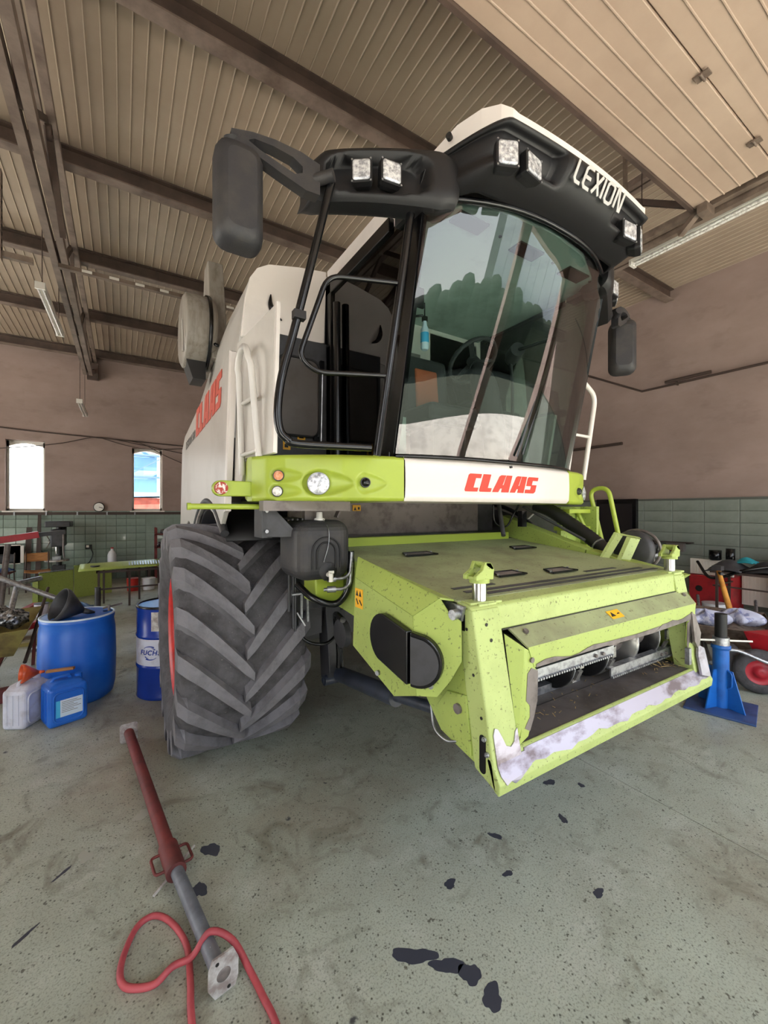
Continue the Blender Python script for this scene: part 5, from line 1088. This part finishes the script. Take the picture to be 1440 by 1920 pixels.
# ---- red hose
HP = [(.206, 1.582), (.219, 1.72), (.226, 1.86), (.204, 1.963), (.161, 2.054), (.112, 2.096), (.057, 2.078), (.017, 2.004), (-.005, 1.924), (-.001, 1.861), (.032, 1.819), (.104, 1.79), (.165, 1.795), (.235, 1.795), (.30, 1.795), (.375, 1.735), (.42, 1.634), (.44, 1.524), (.454, 1.425), (.46, 1.2), (.5, .9)]
def hz(i): return .014 + (.026 if i in (12, 13) else 0) + (.088 if i == 14 else 0) + (.065 if i == 15 else 0) + (.006 if i == 16 else 0)
pts = [(.20, 1.2, .014)] + [(x, y, hz(i)) for i, (x, y) in enumerate(HP)]
ho = MB().tube(curve(pts, 6), .0125, 8).build('rubber_hose', 'hosered'); tag(ho, 'red rubber hose looped over the grey end of the steel prop', 'hose')
# ---- left background
# engine hoist at the picture's left edge
eh = thing('engine_hoist', 'red engine hoist with a grey extension boom at the left picture edge', 'hoist', (-1.46, 7.6, 0))
part('mast', MB().box(-1.56, -1.46, 7.55, 7.65, .1, 1.46), 'cranered', eh); part('boom', MB().bar((-1.9, 7.6, 1.32), (-1.02, 7.75, 1.46), .09, .09), 'cranered', eh)
part('boom_extension', MB().bar((-1.04, 7.75, 1.455), (-.72, 7.80, 1.485), .06, .06), 'darkgrey', eh); part('ram', MB().cyl((-1.42, 7.62, .35), (-1.34, 7.66, 1.34), .035), 'wornsteel', eh)
part('base_leg', MB().bar((-1.75, 7.2, .10), (-.78, 8.4, .12), .09, .09), 'cranered', eh); part('base_leg', MB().bar((-1.75, 7.4, .10), (-1.3, 9.6, .12), .09, .09), 'cranered', eh)
part('cross_foot', MB().bar((-2.1, 7.5, .1), (-1.2, 7.3, .1), .09, .09), 'cranered', eh)
for x, y in ((-.78, 8.4), (-1.3, 9.6), (-2.05, 7.5)): part('caster', MB().cyl((x - .02, y, .045), (x + .02, y, .045), .045, n=16), 'blackgloss', eh)
part('hook_chain', MB().tube([(-.74, 7.8, 1.45), (-.74, 7.8, 1.2), (-.73, 7.8, 1.1)], .012, 6), 'wornsteel', eh)
# left wheelbarrow with metal scrap
wb_ = thing('wheelbarrow', 'yellow-brown wheelbarrow with metal scrap left of the blue barrel', 'wheelbarrow', (-1.1, 6.1, 0))
part('tray', MB().loft([[(-1.30, 5.85, .26), (-.98, 5.85, .26), (-.98, 6.35, .30), (-1.30, 6.35, .30)], [(-1.46, 5.72, .52), (-.84, 5.72, .55), (-.84, 6.62, .62), (-1.46, 6.62, .60)]], caps=False, smooth=False).add([(-1.30, 5.85, .26), (-.98, 5.85, .26), (-.98, 6.35, .30), (-1.30, 6.35, .30)], [(0, 1, 2, 3)]), 'barrow', wb_, solid=.008)
for x in (-.90, -1.40): part('handle', MB().tube(curve([(x + .03, 5.75, .20), (x + .03, 6.2, .33), (x + .06, 6.8, .66), (x + .07, 7.05, .78)]), .018, 8), 'pipe', wb_); part('leg', MB().bar((x + .03, 6.35, .36), (x + .02, 6.30, .0), .03, .03), 'rustred', wb_)
part('wheel', MB().lathe([(.05, -.03), (.14, -.04), (.17, 0), (.14, .04), (.05, .03)], (-1.14, 5.52, .17), 'x', 24), 'rubber', wb_); part('wheel_fork', MB().bar((-1.07, 5.52, .17), (-1.07, 5.95, .27), .025).bar((-1.21, 5.52, .17), (-1.21, 5.95, .27), .025).bar((-1.22, 5.52, .17), (-1.06, 5.52, .17), .025), 'rustred', wb_)
SCR = ['crumpled bright metal scrap at the front of the left wheelbarrow', 'crumpled metal scrap in the middle of the left wheelbarrow', 'crumpled metal scrap at the rear of the left wheelbarrow']
for i, (x, y) in enumerate(((-1.28, 5.88), (-1.02, 6.10), (-1.22, 6.42))):
    def fs(u, v, x=x, y=y, i=i): 
        a = 2 * PI * u; r = .13 * math.sin(PI * v) * (1 + .3 * math.sin(5 * a + i) * math.sin(7 * v * PI)); return (x + r * math.cos(a), y + r * math.sin(a), .60 + .09 * -math.cos(PI * v) * (1 + .3 * math.sin(3 * a)))
    tag(MB().grid(fs, 24, 12).build('metal_scrap', 'scrap'), SCR[i], 'scrap', 'scrap in the left wheelbarrow')
tag(MB().cyl((-.55, 6.6, .62), (-1.30, 6.9, .98), .032, n=14).build('exhaust_pipe', 'galv'), 'long bright metal pipe leaning over the left wheelbarrow', 'pipe')
tag(MB().cyl((-1.12, 6.5, .56), (-1.12, 6.9, .86), .03, n=14).build('exhaust_pipe', 'galv'), 'short upright metal pipe in the left wheelbarrow', 'pipe')
fb = MB().bar((-1.75, 5.12, .06), (-.80, 5.26, .06), .10, .12).build('steel_beam', 'rustred'); tag(fb, 'rusty red steel beam lying in front of the left wheelbarrow', 'beam')
# paint pot, floor litter
pt = thing('paint_pot', 'white paint pot on the hoist leg behind the barrel', 'pot', (-1.06, 8.3, .17)); part('pot_body', MB().cyl((-1.06, 8.3, .17), (-1.06, 8.3, .36), .09, n=20), 'whitecan', pt); part('pot_lid', MB().cyl((-1.06, 8.3, .36), (-1.06, 8.3, .37), .095, n=20), 'darkgrey', pt)
tag(MB().bar((-.95, 7.5, .02), (-.35, 7.9, .02), .10, .04).build('plank', 'wornsteel'), 'dark plank on the floor behind the blue barrel', 'plank')
tag(MB().bar((-1.3, 7.3, .02), (-.5, 7.2, .03), .14, .05).build('plank', 'barrow'), 'brown plank on the floor between hoist and barrel', 'plank')
tag(MB().bar((-1.0, 6.9, .02), (-.45, 7.0, .025), .08, .04).build('flat_bar', 'galv'), 'pale metal bar on the floor behind the blue barrel', 'metal bar')
# chairs by the back wall
def chair(x, y, rz, lab, back, seatm, grp):
    t = thing('workshop_chair', lab, 'chair', (x, y, 0), grp); M = Matrix.Translation((x, y, 0)) @ Matrix.Rotation(rz, 4, 'Z')
    for sx in (-.2, .2):
        part('front_leg', MB(M).tube([(sx, -.2, 0), (sx, -.18, .44)], .013, 8), 'pipe', t); part('rear_leg', MB(M).tube(curve([(sx, .24, 0), (sx, .18, .44), (sx, .24, .86)]), .013, 8), 'pipe', t)
    part('seat', MB(M).grid(lambda u, v: (-.23 + .46 * u, -.24 + .44 * v, .45 - .03 * math.sin(PI * u) * (1 - .5 * v)), 8, 6), seatm, t, solid=.016)
    part('backrest', MB(M).grid(lambda u, v: (-.22 + .44 * u, .20 + .04 * v + .03 * math.sin(PI * u), .64 + .19 * v), 8, 4), back, t, solid=.014)
    return t
chair(-1.62, 12.15, .15, 'wooden chair with bare plywood back standing by the drill press', 'wood', 'wood', 'chairs at the back wall')
chair(-2.25, 12.1, -.05, 'chair with a black padded back and jacket left of the wooden chair', 'seatblack', 'rustred', 'chairs at the back wall')
jk = MB().grid(lambda u, v: (-2.5 + .5 * u, 11.95 + .2 * v, .46 + .05 * math.sin(7 * u) * math.sin(5 * v) + .05), 10, 8).build('blue_jacket', 'bluedark', solid=.02); tag(jk, 'dark blue jacket lying on the padded chair seat', 'jacket')
rdw = thing('wall_radiator', 'white ribbed radiator standing behind the padded chair at the left edge', 'radiator', (-2.25, 12.95, .55)); part('radiator_body', MB().box(-2.6, -2.03, 12.9, 13.0, .55, 1.0), 'radiator', rdw)
for i in range(9): part('radiator_fin', MB().box(-2.58 + i * .06, -2.45 + i * .06, 12.885, 12.9, .57, .98), 'radiator', rdw)
part('radiator_bracket', MB().box(-2.4, -2.36, 12.95, YB - .02, .7, .8), 'radiator', rdw); part('radiator_pipe', MB().cyl((-2.3, 12.95, .0), (-2.3, 12.95, .56), .02), 'radiator', rdw)
# drill press
dp = thing('drill_press', 'dark pillar drill press with belts standing at the tiled back wall', 'drill press', (-1.30, 12.75, 0))
part('column', MB().cyl((-1.30, 12.82, .1), (-1.30, 12.82, 1.5), .06), 'darkgrey', dp); part('base', MB().box(-1.5, -1.1, 12.5, 13.0, 0, .12), 'steelblue', dp, bevel=.01)
part('pedestal', MB().box(-1.42, -1.18, 12.66, 12.95, .12, .48), 'darkgrey', dp); part('table', MB().cyl((-1.32, 12.62, .60), (-1.32, 12.62, .635), .24, n=28), 'plateworn', dp)
part('head', MB().box(-1.43, -1.16, 12.4, 12.95, .95, 1.36), 'darkgrey', dp, bevel=.03); part('belt_guard', MB().box(-1.52, -1.04, 12.35, 13.0, 1.42, 1.55), 'darkgrey', dp, bevel=.02)
part('motor', MB().cyl((-1.26, 12.95, 1.15), (-1.26, 12.95, 1.46), .10), 'blackgloss', dp); part('spindle', MB().cyl((-1.32, 12.55, .78), (-1.32, 12.55, .97), .03), 'chrome', dp); part('vice', MB().box(-1.40, -1.24, 12.5, 12.7, .635, .72), 'galv', dp)
for q in (0, 2.1, 4.2): part('feed_lever', MB().cyl((-1.44, 12.55, 1.08), (-1.50, 12.55 + .18 * math.cos(q), 1.08 + .18 * math.sin(q)), .010, n=8), 'chrome', dp)
tag(MB().prism([(-1.78, 12.95, .0), (-1.66, 12.95, .0), (-1.68, 13.14, 1.70), (-1.74, 13.14, 1.70)], (0, -.03, 0)).build('leaning_board', 'pipe'), 'tall dark board leaning on the tiles behind the wooden chair', 'board')
tag(MB().prism([(-2.0, 12.96, .0), (-1.86, 12.96, .0), (-1.85, 13.12, 1.40), (-1.95, 13.12, 1.40)], (0, -.03, 0)).build('leaning_board', 'pipe'), 'shorter dark board leaning on the tiles left of the tall board', 'board')
# bench along the back wall with bottle, shelf and clock
bn = thing('low_bench', 'long low dark bench along the tiled back wall', 'bench', (.1, 12.9, 0)); part('bench_top', MB().box(-.95, .66, 12.6, 13.12, .38, .43), 'pipe', bn)
for x in (-.85, .1, .58): part('bench_leg', MB().box(x, x + .06, 12.65, 13.1, 0, .38), 'pipe', bn)
bo = thing('plastic_bottle', 'white plastic bottle standing on the low bench under the tiles', 'bottle', (-.22, 12.95, .43)); part('bottle_body', MB().lathe([(.09, .43), (.10, .45), (.10, .66), (.07, .74), (.03, .78), (.03, .82)], (-.22, 12.95, 0), 'z', 20), 'bin', bo); part('cap', MB().cyl((-.22, 12.95, .82), (-.22, 12.95, .85), .034), 'red', bo)
wm = thing('wall_clock', 'round dark-rimmed clock on the back wall between the windows', 'clock', (-.51, YB - .05, 1.88)); part('clock_case', MB().lathe([(.08, .0), (.122, .0), (.122, .04), (.10, .045)], (-.51, YB - .055, 1.90), 'y', 28), 'blackgloss', wm); part('clock_face', MB().cyl((-.51, YB - .045, 1.90), (-.51, YB - .06, 1.90), .106, n=28), 'tubewhite', wm); part('clock_hand', MB().bar((-.51, YB - .062, 1.90), (-.42, YB - .062, 1.87), .02, .004, (0, 1, 0)), 'printgrey', wm)
sk = thing('wall_socket', 'small wall socket with hanging cable on the back tiles', 'socket', (-.74, YB - .04, .86)); part('socket_box', MB().box(-.80, -.66, YB - .08, YB - .02, .82, .93), 'blackgloss', sk); part('socket_face', MB().box(-.78, -.72, YB - .086, YB - .08, .86, .92), 'tubewhite', sk); part('socket_cable', MB().tube(curve([(-.68, YB - .06, .83), (-.64, YB - .06, .68), (-.70, YB - .08, .50), (-.76, YB - .1, .44)]), .012, 6), 'blackgloss', sk)
# green hood panels: standing sheets, and one across trestles
gs = thing('green_sheet', 'dusty green sheet-metal panel standing upright behind the barrel', 'panel', (-1.0, 10.6, 0)); part('sheet', MB().prism([(-1.36, 10.35, .0), (-.86, 10.68, .0), (-.86, 10.68, .60), (-1.36, 10.35, .60)], (.01, .015, 0)), 'lime', gs); part('sheet_rim', MB().bar((-1.36, 10.35, .60), (-.86, 10.68, .60), .03, .02), 'galv', gs)
g2 = thing('green_sheet', 'dusty green sheet-metal panel standing under the trestle table', 'panel', (-.6, 10.9, 0)); part('sheet', MB().prism([(-.84, 10.70, .0), (-.20, 11.0, .0), (-.20, 11.0, .66), (-.84, 10.70, .66)], (.01, .015, 0)), 'lime', g2); part('sheet_rim', MB().bar((-.84, 10.70, .66), (-.20, 11.0, .66), .03, .02), 'lime', g2)
tt_ = thing('trestle_table', 'thin-legged steel trestle carrying a long green hood', 'table', (.1, 9.4, 0))
for x, y in ((-.36, 9.2), (-.3, 9.75), (.12, 9.3), (.3, 9.85), (.62, 9.4)): part('leg', MB().bar((x, y, 0), (x, y, .68), .035, .035), 'pipe', tt_)
part('table_frame', MB().box(-.4, .7, 9.2, 9.24, .66, .70).box(-.4, .7, 9.8, 9.84, .66, .70).box(-.4, -.36, 9.2, 9.84, .66, .70).box(.62, .66, 9.2, 9.84, .66, .70), 'pipe', tt_); part('stretcher', MB().box(-.36, .64, 9.5, 9.53, .30, .33), 'pipe', tt_)
gh = thing('green_hood', 'long green machine hood with a vent grille lying on the trestle', 'hood', (.0, 9.5, .70)); part('hood_skin', MB().grid(lambda u, v: (-.66 + 1.3 * u, 9.15 + .85 * v, .72 + .08 * math.sin(PI * v) + .02 * u), 12, 8), 'lime', gh, solid=.012)
part('hood_hole', MB().cyl((-.42, 9.35, .765), (-.42, 9.35, .79), .075, n=20), 'printblack', gh)
for i in range(12): part('grille_bar', MB().bar((.12 + i * .045, 9.22, .775), (.12 + i * .045, 9.45, .815), .018, .006), 'galv', gh)
tag(MB().cyl((-.35, 8.6, .0), (-.35, 8.6, .50), .045, n=14).build('steel_post', 'darkgrey'), 'short dark steel post standing behind the funnel on the barrel', 'post')
tag(MB().cyl((-2.05, 9.7, .42), (-1.30, 10.2, .52), .045, n=16).build('plastic_pipe', 'galv'), 'white plastic pipe lying in front of the two chairs', 'pipe')
tag(MB().box(-2.0, -1.9, 9.7, 9.9, 0, .38).build('wooden_block', 'pipe'), 'dark wooden block holding up the white pipe', 'block')
tag(MB().box(-1.42, -1.34, 10.1, 10.25, 0, .47).build('wooden_block', 'lime'), 'small green block under the right end of the white pipe', 'block')
tag(MB().box(-.80, -.50, 12.0, 12.3, 0, .50).build('cardboard_box', 'yellow', bevel=.01), 'yellow box standing beside the low bench', 'box')
tag(MB().cyl((.22, 11.0, 0), (.22, 11.0, .28), .12, .14, 20).build('bucket', 'red'), 'small red bucket under the trestle table', 'bucket')
tag(MB().cyl((.52, 11.0, 0), (.52, 11.0, .26), .12, .14, 20).build('bucket', 'bin'), 'small white bucket under the trestle table', 'bucket')
tag(MB().grid(lambda u, v: (-.95 + .5 * u, 9.0 + .5 * v, .03 + .14 * math.sin(PI * u) * math.sin(PI * v)), 10, 8).build('blue_tarp', 'bluepaint', solid=.02), 'blue tarpaulin heap on the floor behind the barrel', 'tarpaulin')
rs_ = thing('tool_rack', 'brown metal rack with tools beside the tyre at the back wall', 'rack', (.95, 12.8, 0))
for x in (.75, 1.25): part('rack_post', MB().box(x, x + .05, 12.7, 12.75, 0, 1.35), 'rustred', rs_); part('rack_post', MB().box(x, x + .05, 13.0, 13.05, 0, 1.35), 'rustred', rs_)
for z in (.4, .8, 1.15): part('rack_shelf', MB().box(.75, 1.3, 12.7, 13.05, z, z + .03), 'rustred', rs_)
for i, (x, z, lab) in enumerate(((.85, .83, 'dark machine part on the middle shelf of the brown rack, left'), (1.08, .83, 'dark machine part on the middle shelf of the brown rack, right'), (.95, 1.18, 'dark machine part on the top shelf of the brown rack'))):
    tag(MB().lathe([(.03, 0), (.08, .01), (.07, .08), (.04, .12)], (x, 12.87, z + .004), 'z', 12).build('machine_part', 'scrap'), lab, 'part', 'parts on the brown rack')
# spray bottle hung in the cab window
sb = thing('spray_bottle', 'small white bottle with blue label hanging inside the windshield', 'bottle', (1.535, 1.98, 2.785)); part('bottle_body', MB().lathe([(.018, 2.765), (.025, 2.775), (.025, 2.885), (.014, 2.910), (.012, 2.935)], (1.535, 1.98, 0), 'z', 16), 'labelpaper', sb)
part('bottle_label', MB().lathe([(.0255, 2.805), (.0255, 2.865)], (1.535, 1.98, 0), 'z', 16, caps=False), 'labelcyan', sb); part('nozzle', MB().box(1.52, 1.55, 1.97, 1.99, 2.935, 2.965), 'blackgloss', sb); part('hanging_string', MB().tube([(1.535, 1.98, 2.955), (1.535, 1.98, 3.045), (1.49, 1.99, 3.045)], .004, 5), 'blackgloss', sb)
# ---- right: axle stand
ax_ = thing('axle_stand', 'tall blue steel axle stand with black screw post beside the feeder', 'axle stand', (4.64, 1.58, 0)); M5 = Matrix.Translation((4.64, 1.58, 0)) @ Matrix.Rotation(.25, 4, 'Z')
part('base_plate', MB(M5).box(-.25, .25, -.25, .25, 0, .018), 'bluedark', ax_, bevel=.004)
part('outer_post', MB(M5).cyl((0, 0, .018), (0, 0, .56), .062, n=24).lathe([(.062, .54), (.074, .545), (.074, .575), (.062, .58)], (0, 0, 0), 'z', 24), 'bluepaint', ax_)
part('collar', MB(M5).cyl((0, 0, .58), (0, 0, .65), .066, .064, 24), 'galv', ax_); part('screw_post', MB(M5).cyl((0, 0, .65), (0, 0, .86), .047, n=24), 'black', ax_)
part('lock_bar', MB().cyl((4.42, 1.72, .625), (4.86, 1.42, .61), .009, n=8), 'tubewhite', ax_)
for q in range(4):
    M6 = M5 @ Matrix.Rotation(q * PI / 2 + PI / 4 * 0 - .5, 4, 'Z'); part('gusset', MB(M6).prism([(.06, -.005, .36), (.10, -.005, .36), (.20, -.005, .02), (.06, -.005, .02)], (0, .01, 0)), 'bluepaint', ax_)
part('carry_handle', MB(M5 @ Matrix.Rotation(-2.2, 4, 'Z')).tube(round_path([(.06, 0, .36), (.10, 0, .34), (.10, 0, .22), (.06, 0, .20)], .025), .008, 8), 'bluepaint', ax_)
# right wheelbarrow with rags
rb = thing('wheelbarrow', 'rusty dirt-caked wheelbarrow with rags behind the blue axle stand', 'wheelbarrow', (6.0, 2.0, 0)); M7 = Matrix.Translation((6.1, 2.0, 0)) @ Matrix.Rotation(math.radians(-70), 4, 'Z')
part('tray', MB(M7).loft([[(-.20, -.30, .26), (.20, -.30, .26), (.20, .25, .26), (-.20, .25, .26)], [(-.36, -.46, .50), (.36, -.46, .50), (.36, .52, .54), (-.36, .52, .54)]], caps=False, smooth=False).add([(-.20, -.30, .26), (.20, -.30, .26), (.20, .25, .26), (-.20, .25, .26)], [(0, 1, 2, 3)]), 'barrowdirty', rb, solid=.012)
part('tray_load', MB(M7).grid(lambda u, v: (-.32 + .64 * u, -.40 + .84 * v, .44 + .06 * math.sin(PI * u) * math.sin(PI * v) + .02 * math.sin(13 * u + 3 * v)), 14, 14), 'barrowdirty', rb)
for x in (-.28, .28): part('handle', MB(M7).tube(curve([(x * .6, -.75, .18), (x * .8, -.2, .24), (x, .5, .46), (x * 1.1, 1.0, .60)]), .018, 8), 'galv', rb); part('leg', MB(M7).bar((x * .9, .25, .40), (x * .9, .28, .0), .03, .03), 'pipe', rb)
part('wheel_tyre', MB(M7).lathe([(.11, -.04), (.17, -.05), (.20, -.02), (.20, .02), (.17, .05), (.11, .04), (.11, -.04)], (0, -.72, .20), 'x', 28, caps=False), 'rubber', rb); part('wheel_rim', MB(M7).lathe([(.02, -.035), (.115, -.03), (.115, .03), (.02, .035)], (0, -.72, .20), 'x', 24), 'cranered', rb)
RG = ['crumpled white rag on the wheelbarrow beside the axle stand post', 'crumpled white rag with blue stains at the right picture edge on the wheelbarrow']
for i, (x, y) in enumerate(((5.78, 2.12), (6.15, 1.92))):
    def fr(u, v, x=x, y=y, i=i):
        a = 2 * PI * u; r = .20 * math.sin(PI * v) * (1 + .25 * math.sin(5 * a + i * 2) + .1 * math.sin(11 * a)); return (x + r * math.cos(a), y + r * math.sin(a), .55 - .07 * math.cos(PI * v) * (1 + .5 * math.sin(4 * a + i)))
    tag(MB().grid(fr, 30, 14).build('rag', 'rag'), RG[i], 'rag', 'rags on the wheelbarrow')
hm = thing('pickaxe', 'pickaxe with orange wooden handle standing in the wheelbarrow', 'pickaxe', (6.2, 2.1, .5)); part('wooden_handle', MB().cyl((6.28, 2.02, .48), (6.62, 2.28, 1.02), .034, .026, 14), 'ash', hm); part('pick_head', MB().box(6.58, 6.68, 2.24, 2.34, 1.02, 1.08).bar((6.5, 2.2, .99), (6.62, 2.28, 1.0), .03), 'darkgrey', hm)
r2 = thing('garden_cart', 'red cart with a fat rubber tyre and red hub at the right picture edge', 'cart', (5.5, 1.45, 0)); M8 = Matrix.Translation((5.33, 1.50, .215)) @ Matrix.Rotation(math.radians(28), 4, 'Z')
part('cart_tyre', MB(M8).lathe([(.12, -.05), (.19, -.06), (.215, -.02), (.215, .02), (.19, .06), (.12, .05), (.12, -.05)], (0, 0, 0), 'x', 30, caps=False), 'rubber', r2); part('tyre_hub', MB(M8).lathe([(.02, -.06), (.05, -.055), (.06, -.03), (.115, -.035), (.125, -.045), (.125, .045), (.02, .045)], (0, 0, 0), 'x', 24), 'cranered', r2)
part('cart_tub', MB().loft([[(5.50, 1.60, .34), (6.05, 1.30, .34), (6.05, 1.0, .34), (5.50, 1.30, .34)], [(5.42, 1.66, .56), (6.2, 1.32, .56), (6.2, .9, .56), (5.42, 1.25, .56)]], smooth=False), 'cabinetred', r2, bevel=.01)
part('cart_handle', MB().tube(curve([(5.05, 1.72, .40), (5.14, 1.62, .42), (5.25, 1.42, .34), (5.4, 1.2, .26)]), .018, 8), 'galv', r2); part('cart_leg', MB().bar((6.05, 1.15, .36), (6.05, 1.15, 0), .04), 'pipe', r2)
# wall clutter on the right
def radiator(lab, x, y0, y1, z0, z1):
    t = thing('panel_radiator', lab, 'radiator', (x, (y0 + y1) / 2, z0), 'loose radiators at the right wall'); part('radiator_panel', MB().box(x, x + .06, y0, y1, z0, z1), 'radiator', t)
    n = int((y1 - y0) / .045)
    for i in range(n): part('radiator_fin', MB().box(x - .012, x, y0 + .01 + i * .045, y0 + .036 + i * .045, z0 + .03, z1 - .03), 'radiator', t)
    return t
c_b = thing('red_cabinet', 'red steel cabinet under the white radiator at the right wall', 'cabinet', (8.35, 2.95, 0)); part('cabinet_body', MB().box(8.1, 8.6, 2.62, 3.2, .10, .74), 'cabinetred', c_b, bevel=.01); part('cabinet_door', MB().box(8.085, 8.1, 2.65, 3.17, .14, .70), 'cabinetred', c_b); part('cable_hole', MB().cyl((8.09, 3.05, .52), (8.08, 3.05, .52), .05), 'printblack', c_b); part('plinth', MB().box(8.14, 8.6, 2.64, 3.18, 0, .10), 'blackgloss', c_b)
radiator('white ribbed radiator lying on the red cabinet', 8.15, 2.62, 3.2, .75, 1.0)
radiator('white ribbed radiator standing behind the steel table', 8.45, 2.1, 2.6, .30, .80)
tbz = thing('steel_table', 'dark steel frame table with hoses and cloths at the right wall', 'table', (7.7, 2.3, 0))
for x, y in ((7.35, 2.55), (7.35, 1.9), (7.95, 2.6), (7.95, 1.9)): part('leg', MB().box(x - .015, x + .015, y - .015, y + .015, 0, .90), 'pipe', tbz)
part('table_top', MB().box(7.3, 8.0, 1.6, 2.62, .90, .93), 'pipe', tbz); part('table_rail', MB().box(7.34, 7.36, 1.85, 2.6, .70, .72).box(7.34, 7.98, 2.56, 2.58, .70, .72), 'pipe', tbz)
rc = thing('red_cabinet', 'red steel tool cabinet behind the steel table at the right picture edge', 'cabinet', (8.4, 1.68, 0)); part('cabinet_body', MB().box(8.15, 8.62, 1.3, 2.06, .25, 1.17), 'cabinetred', rc, bevel=.01); part('cabinet_door', MB().box(8.13, 8.15, 1.33, 2.03, .3, .66), 'pipe', rc); part('cabinet_foot', MB().box(8.2, 8.6, 1.35, 2.03, 0, .25), 'blackgloss', rc)
for i, (y, r_, h_, lab) in enumerate(((2.86, .085, .16, 'wide black pot on the white radiator at the right wall'), (2.66, .06, .20, 'tall narrow black pot on the white radiator at the right wall'))):
    tag(MB().lathe([(r_ * .8, 0), (r_, .02), (r_, h_), (r_ * .85, h_)], (8.18, y, 1.0), 'z', 18).build('black_pot', 'blackgloss'), lab, 'pot', 'pots on the radiator')
for i, (x, y, m_, lab) in enumerate(((7.5, 2.45, 'darkgrey', 'grey work jacket heaped on the near end of the steel table'), (7.6, 2.05, 'seatblack', 'black cloth heaped in the middle of the steel table'), (7.65, 2.3, 'teal', 'teal cloth on top of the steel table heap'), (7.7, 1.75, 'propgrey', 'pale grey cloth on the far end of the steel table'))):
    k_ = .5 if m_ == 'teal' else 1.0; zz = 1.05 if m_ == 'teal' else .94
    tag(MB().grid(lambda u, v: (x + (u - .5) * .5 * k_, y + (v - .5) * .42 * k_, zz + (.13 * math.sin(PI * u) * math.sin(PI * v) + .02 * math.sin(9 * u + 4 * v)) * k_), 12, 10).build('work_cloth', m_, solid=.015), lab, 'cloth', 'cloths on the steel table')
tag(MB().tube(curve([(7.9, 3.0, .98), (7.6, 2.75, .80), (7.35, 2.5, .84), (7.3, 2.2, .98), (7.5, 1.9, 1.06)]), .022, 8).build('black_hose', 'blackgloss'), 'black hose hanging over the front of the steel table', 'hose')
bk = thing('white_bucket', 'white plastic bucket on the floor under the steel table', 'bucket', (7.75, 2.72, 0)); part('bucket_body', MB().lathe([(.13, 0), (.16, .34), (.165, .36), (.15, .36)], (7.75, 2.72, .02), 'z', 24), 'bin', bk); part('bucket_band', MB().lathe([(.134, .03), (.138, .08)], (7.75, 2.72, .02), 'z', 24, caps=False), 'lime', bk); part('bucket_handle', MB().tube(curve([(7.75, 2.56, .36), (7.62, 2.66, .26), (7.75, 2.88, .36)]), .006, 6), 'wornsteel', bk)
funnel('oil_funnel', 'black funnel standing upside-up on the floor right of the pickaxe', (6.95, 2.02, .34), (0, 0.02, -1), .14, .22, .10, 'blackgloss')
tag(MB().grid(lambda u, v: (7.3 + .5 * u, 2.75 + .4 * v, .02 + .05 * math.sin(PI * u) * math.sin(PI * v)), 10, 8).build('floor_rag', 'rag', solid=.015), 'white rag on the floor before the red cabinet', 'rag')
tag(MB().grid(lambda u, v: (7.7 + .45 * u, 3.0 + .5 * v, .02 + .12 * math.sin(PI * u) * math.sin(PI * v) + .03 * math.sin(8 * v)), 10, 8).build('dark_cloth', 'bluedark', solid=.015), 'dark blue cloth heap at the foot of the red cabinet', 'cloth')
bp = thing('black_board', 'black framed board hung on the right wall tiles behind the steps', 'board', (8.64, 4.7, 1.04)); part('board_frame', MB().box(8.60, 8.685, 4.30, 5.12, 1.04, 2.04), 'blackgloss', bp, bevel=.01); part('board_face', MB().box(8.594, 8.60, 4.38, 5.04, 1.14, 1.95), 'screen', bp)
ws_ = thing('power_socket', 'red and grey power socket with cable on the right wall tiles', 'socket', (8.62, 3.62, 1.1)); part('socket_box', MB().box(8.58, 8.69, 3.48, 3.76, 1.06, 1.22), 'printgrey', ws_); part('socket_cap', MB().cyl((8.58, 3.62, 1.13), (8.52, 3.62, 1.11), .055), 'red', ws_); part('socket_shelf', MB().box(8.55, 8.69, 3.35, 3.85, 1.22, 1.235), 'pipe', ws_); part('socket_cable', MB().tube(curve([(8.6, 3.78, 1.1), (8.6, 3.95, 1.0), (8.62, 3.98, .8)]), .01, 6), 'tubewhite', ws_)
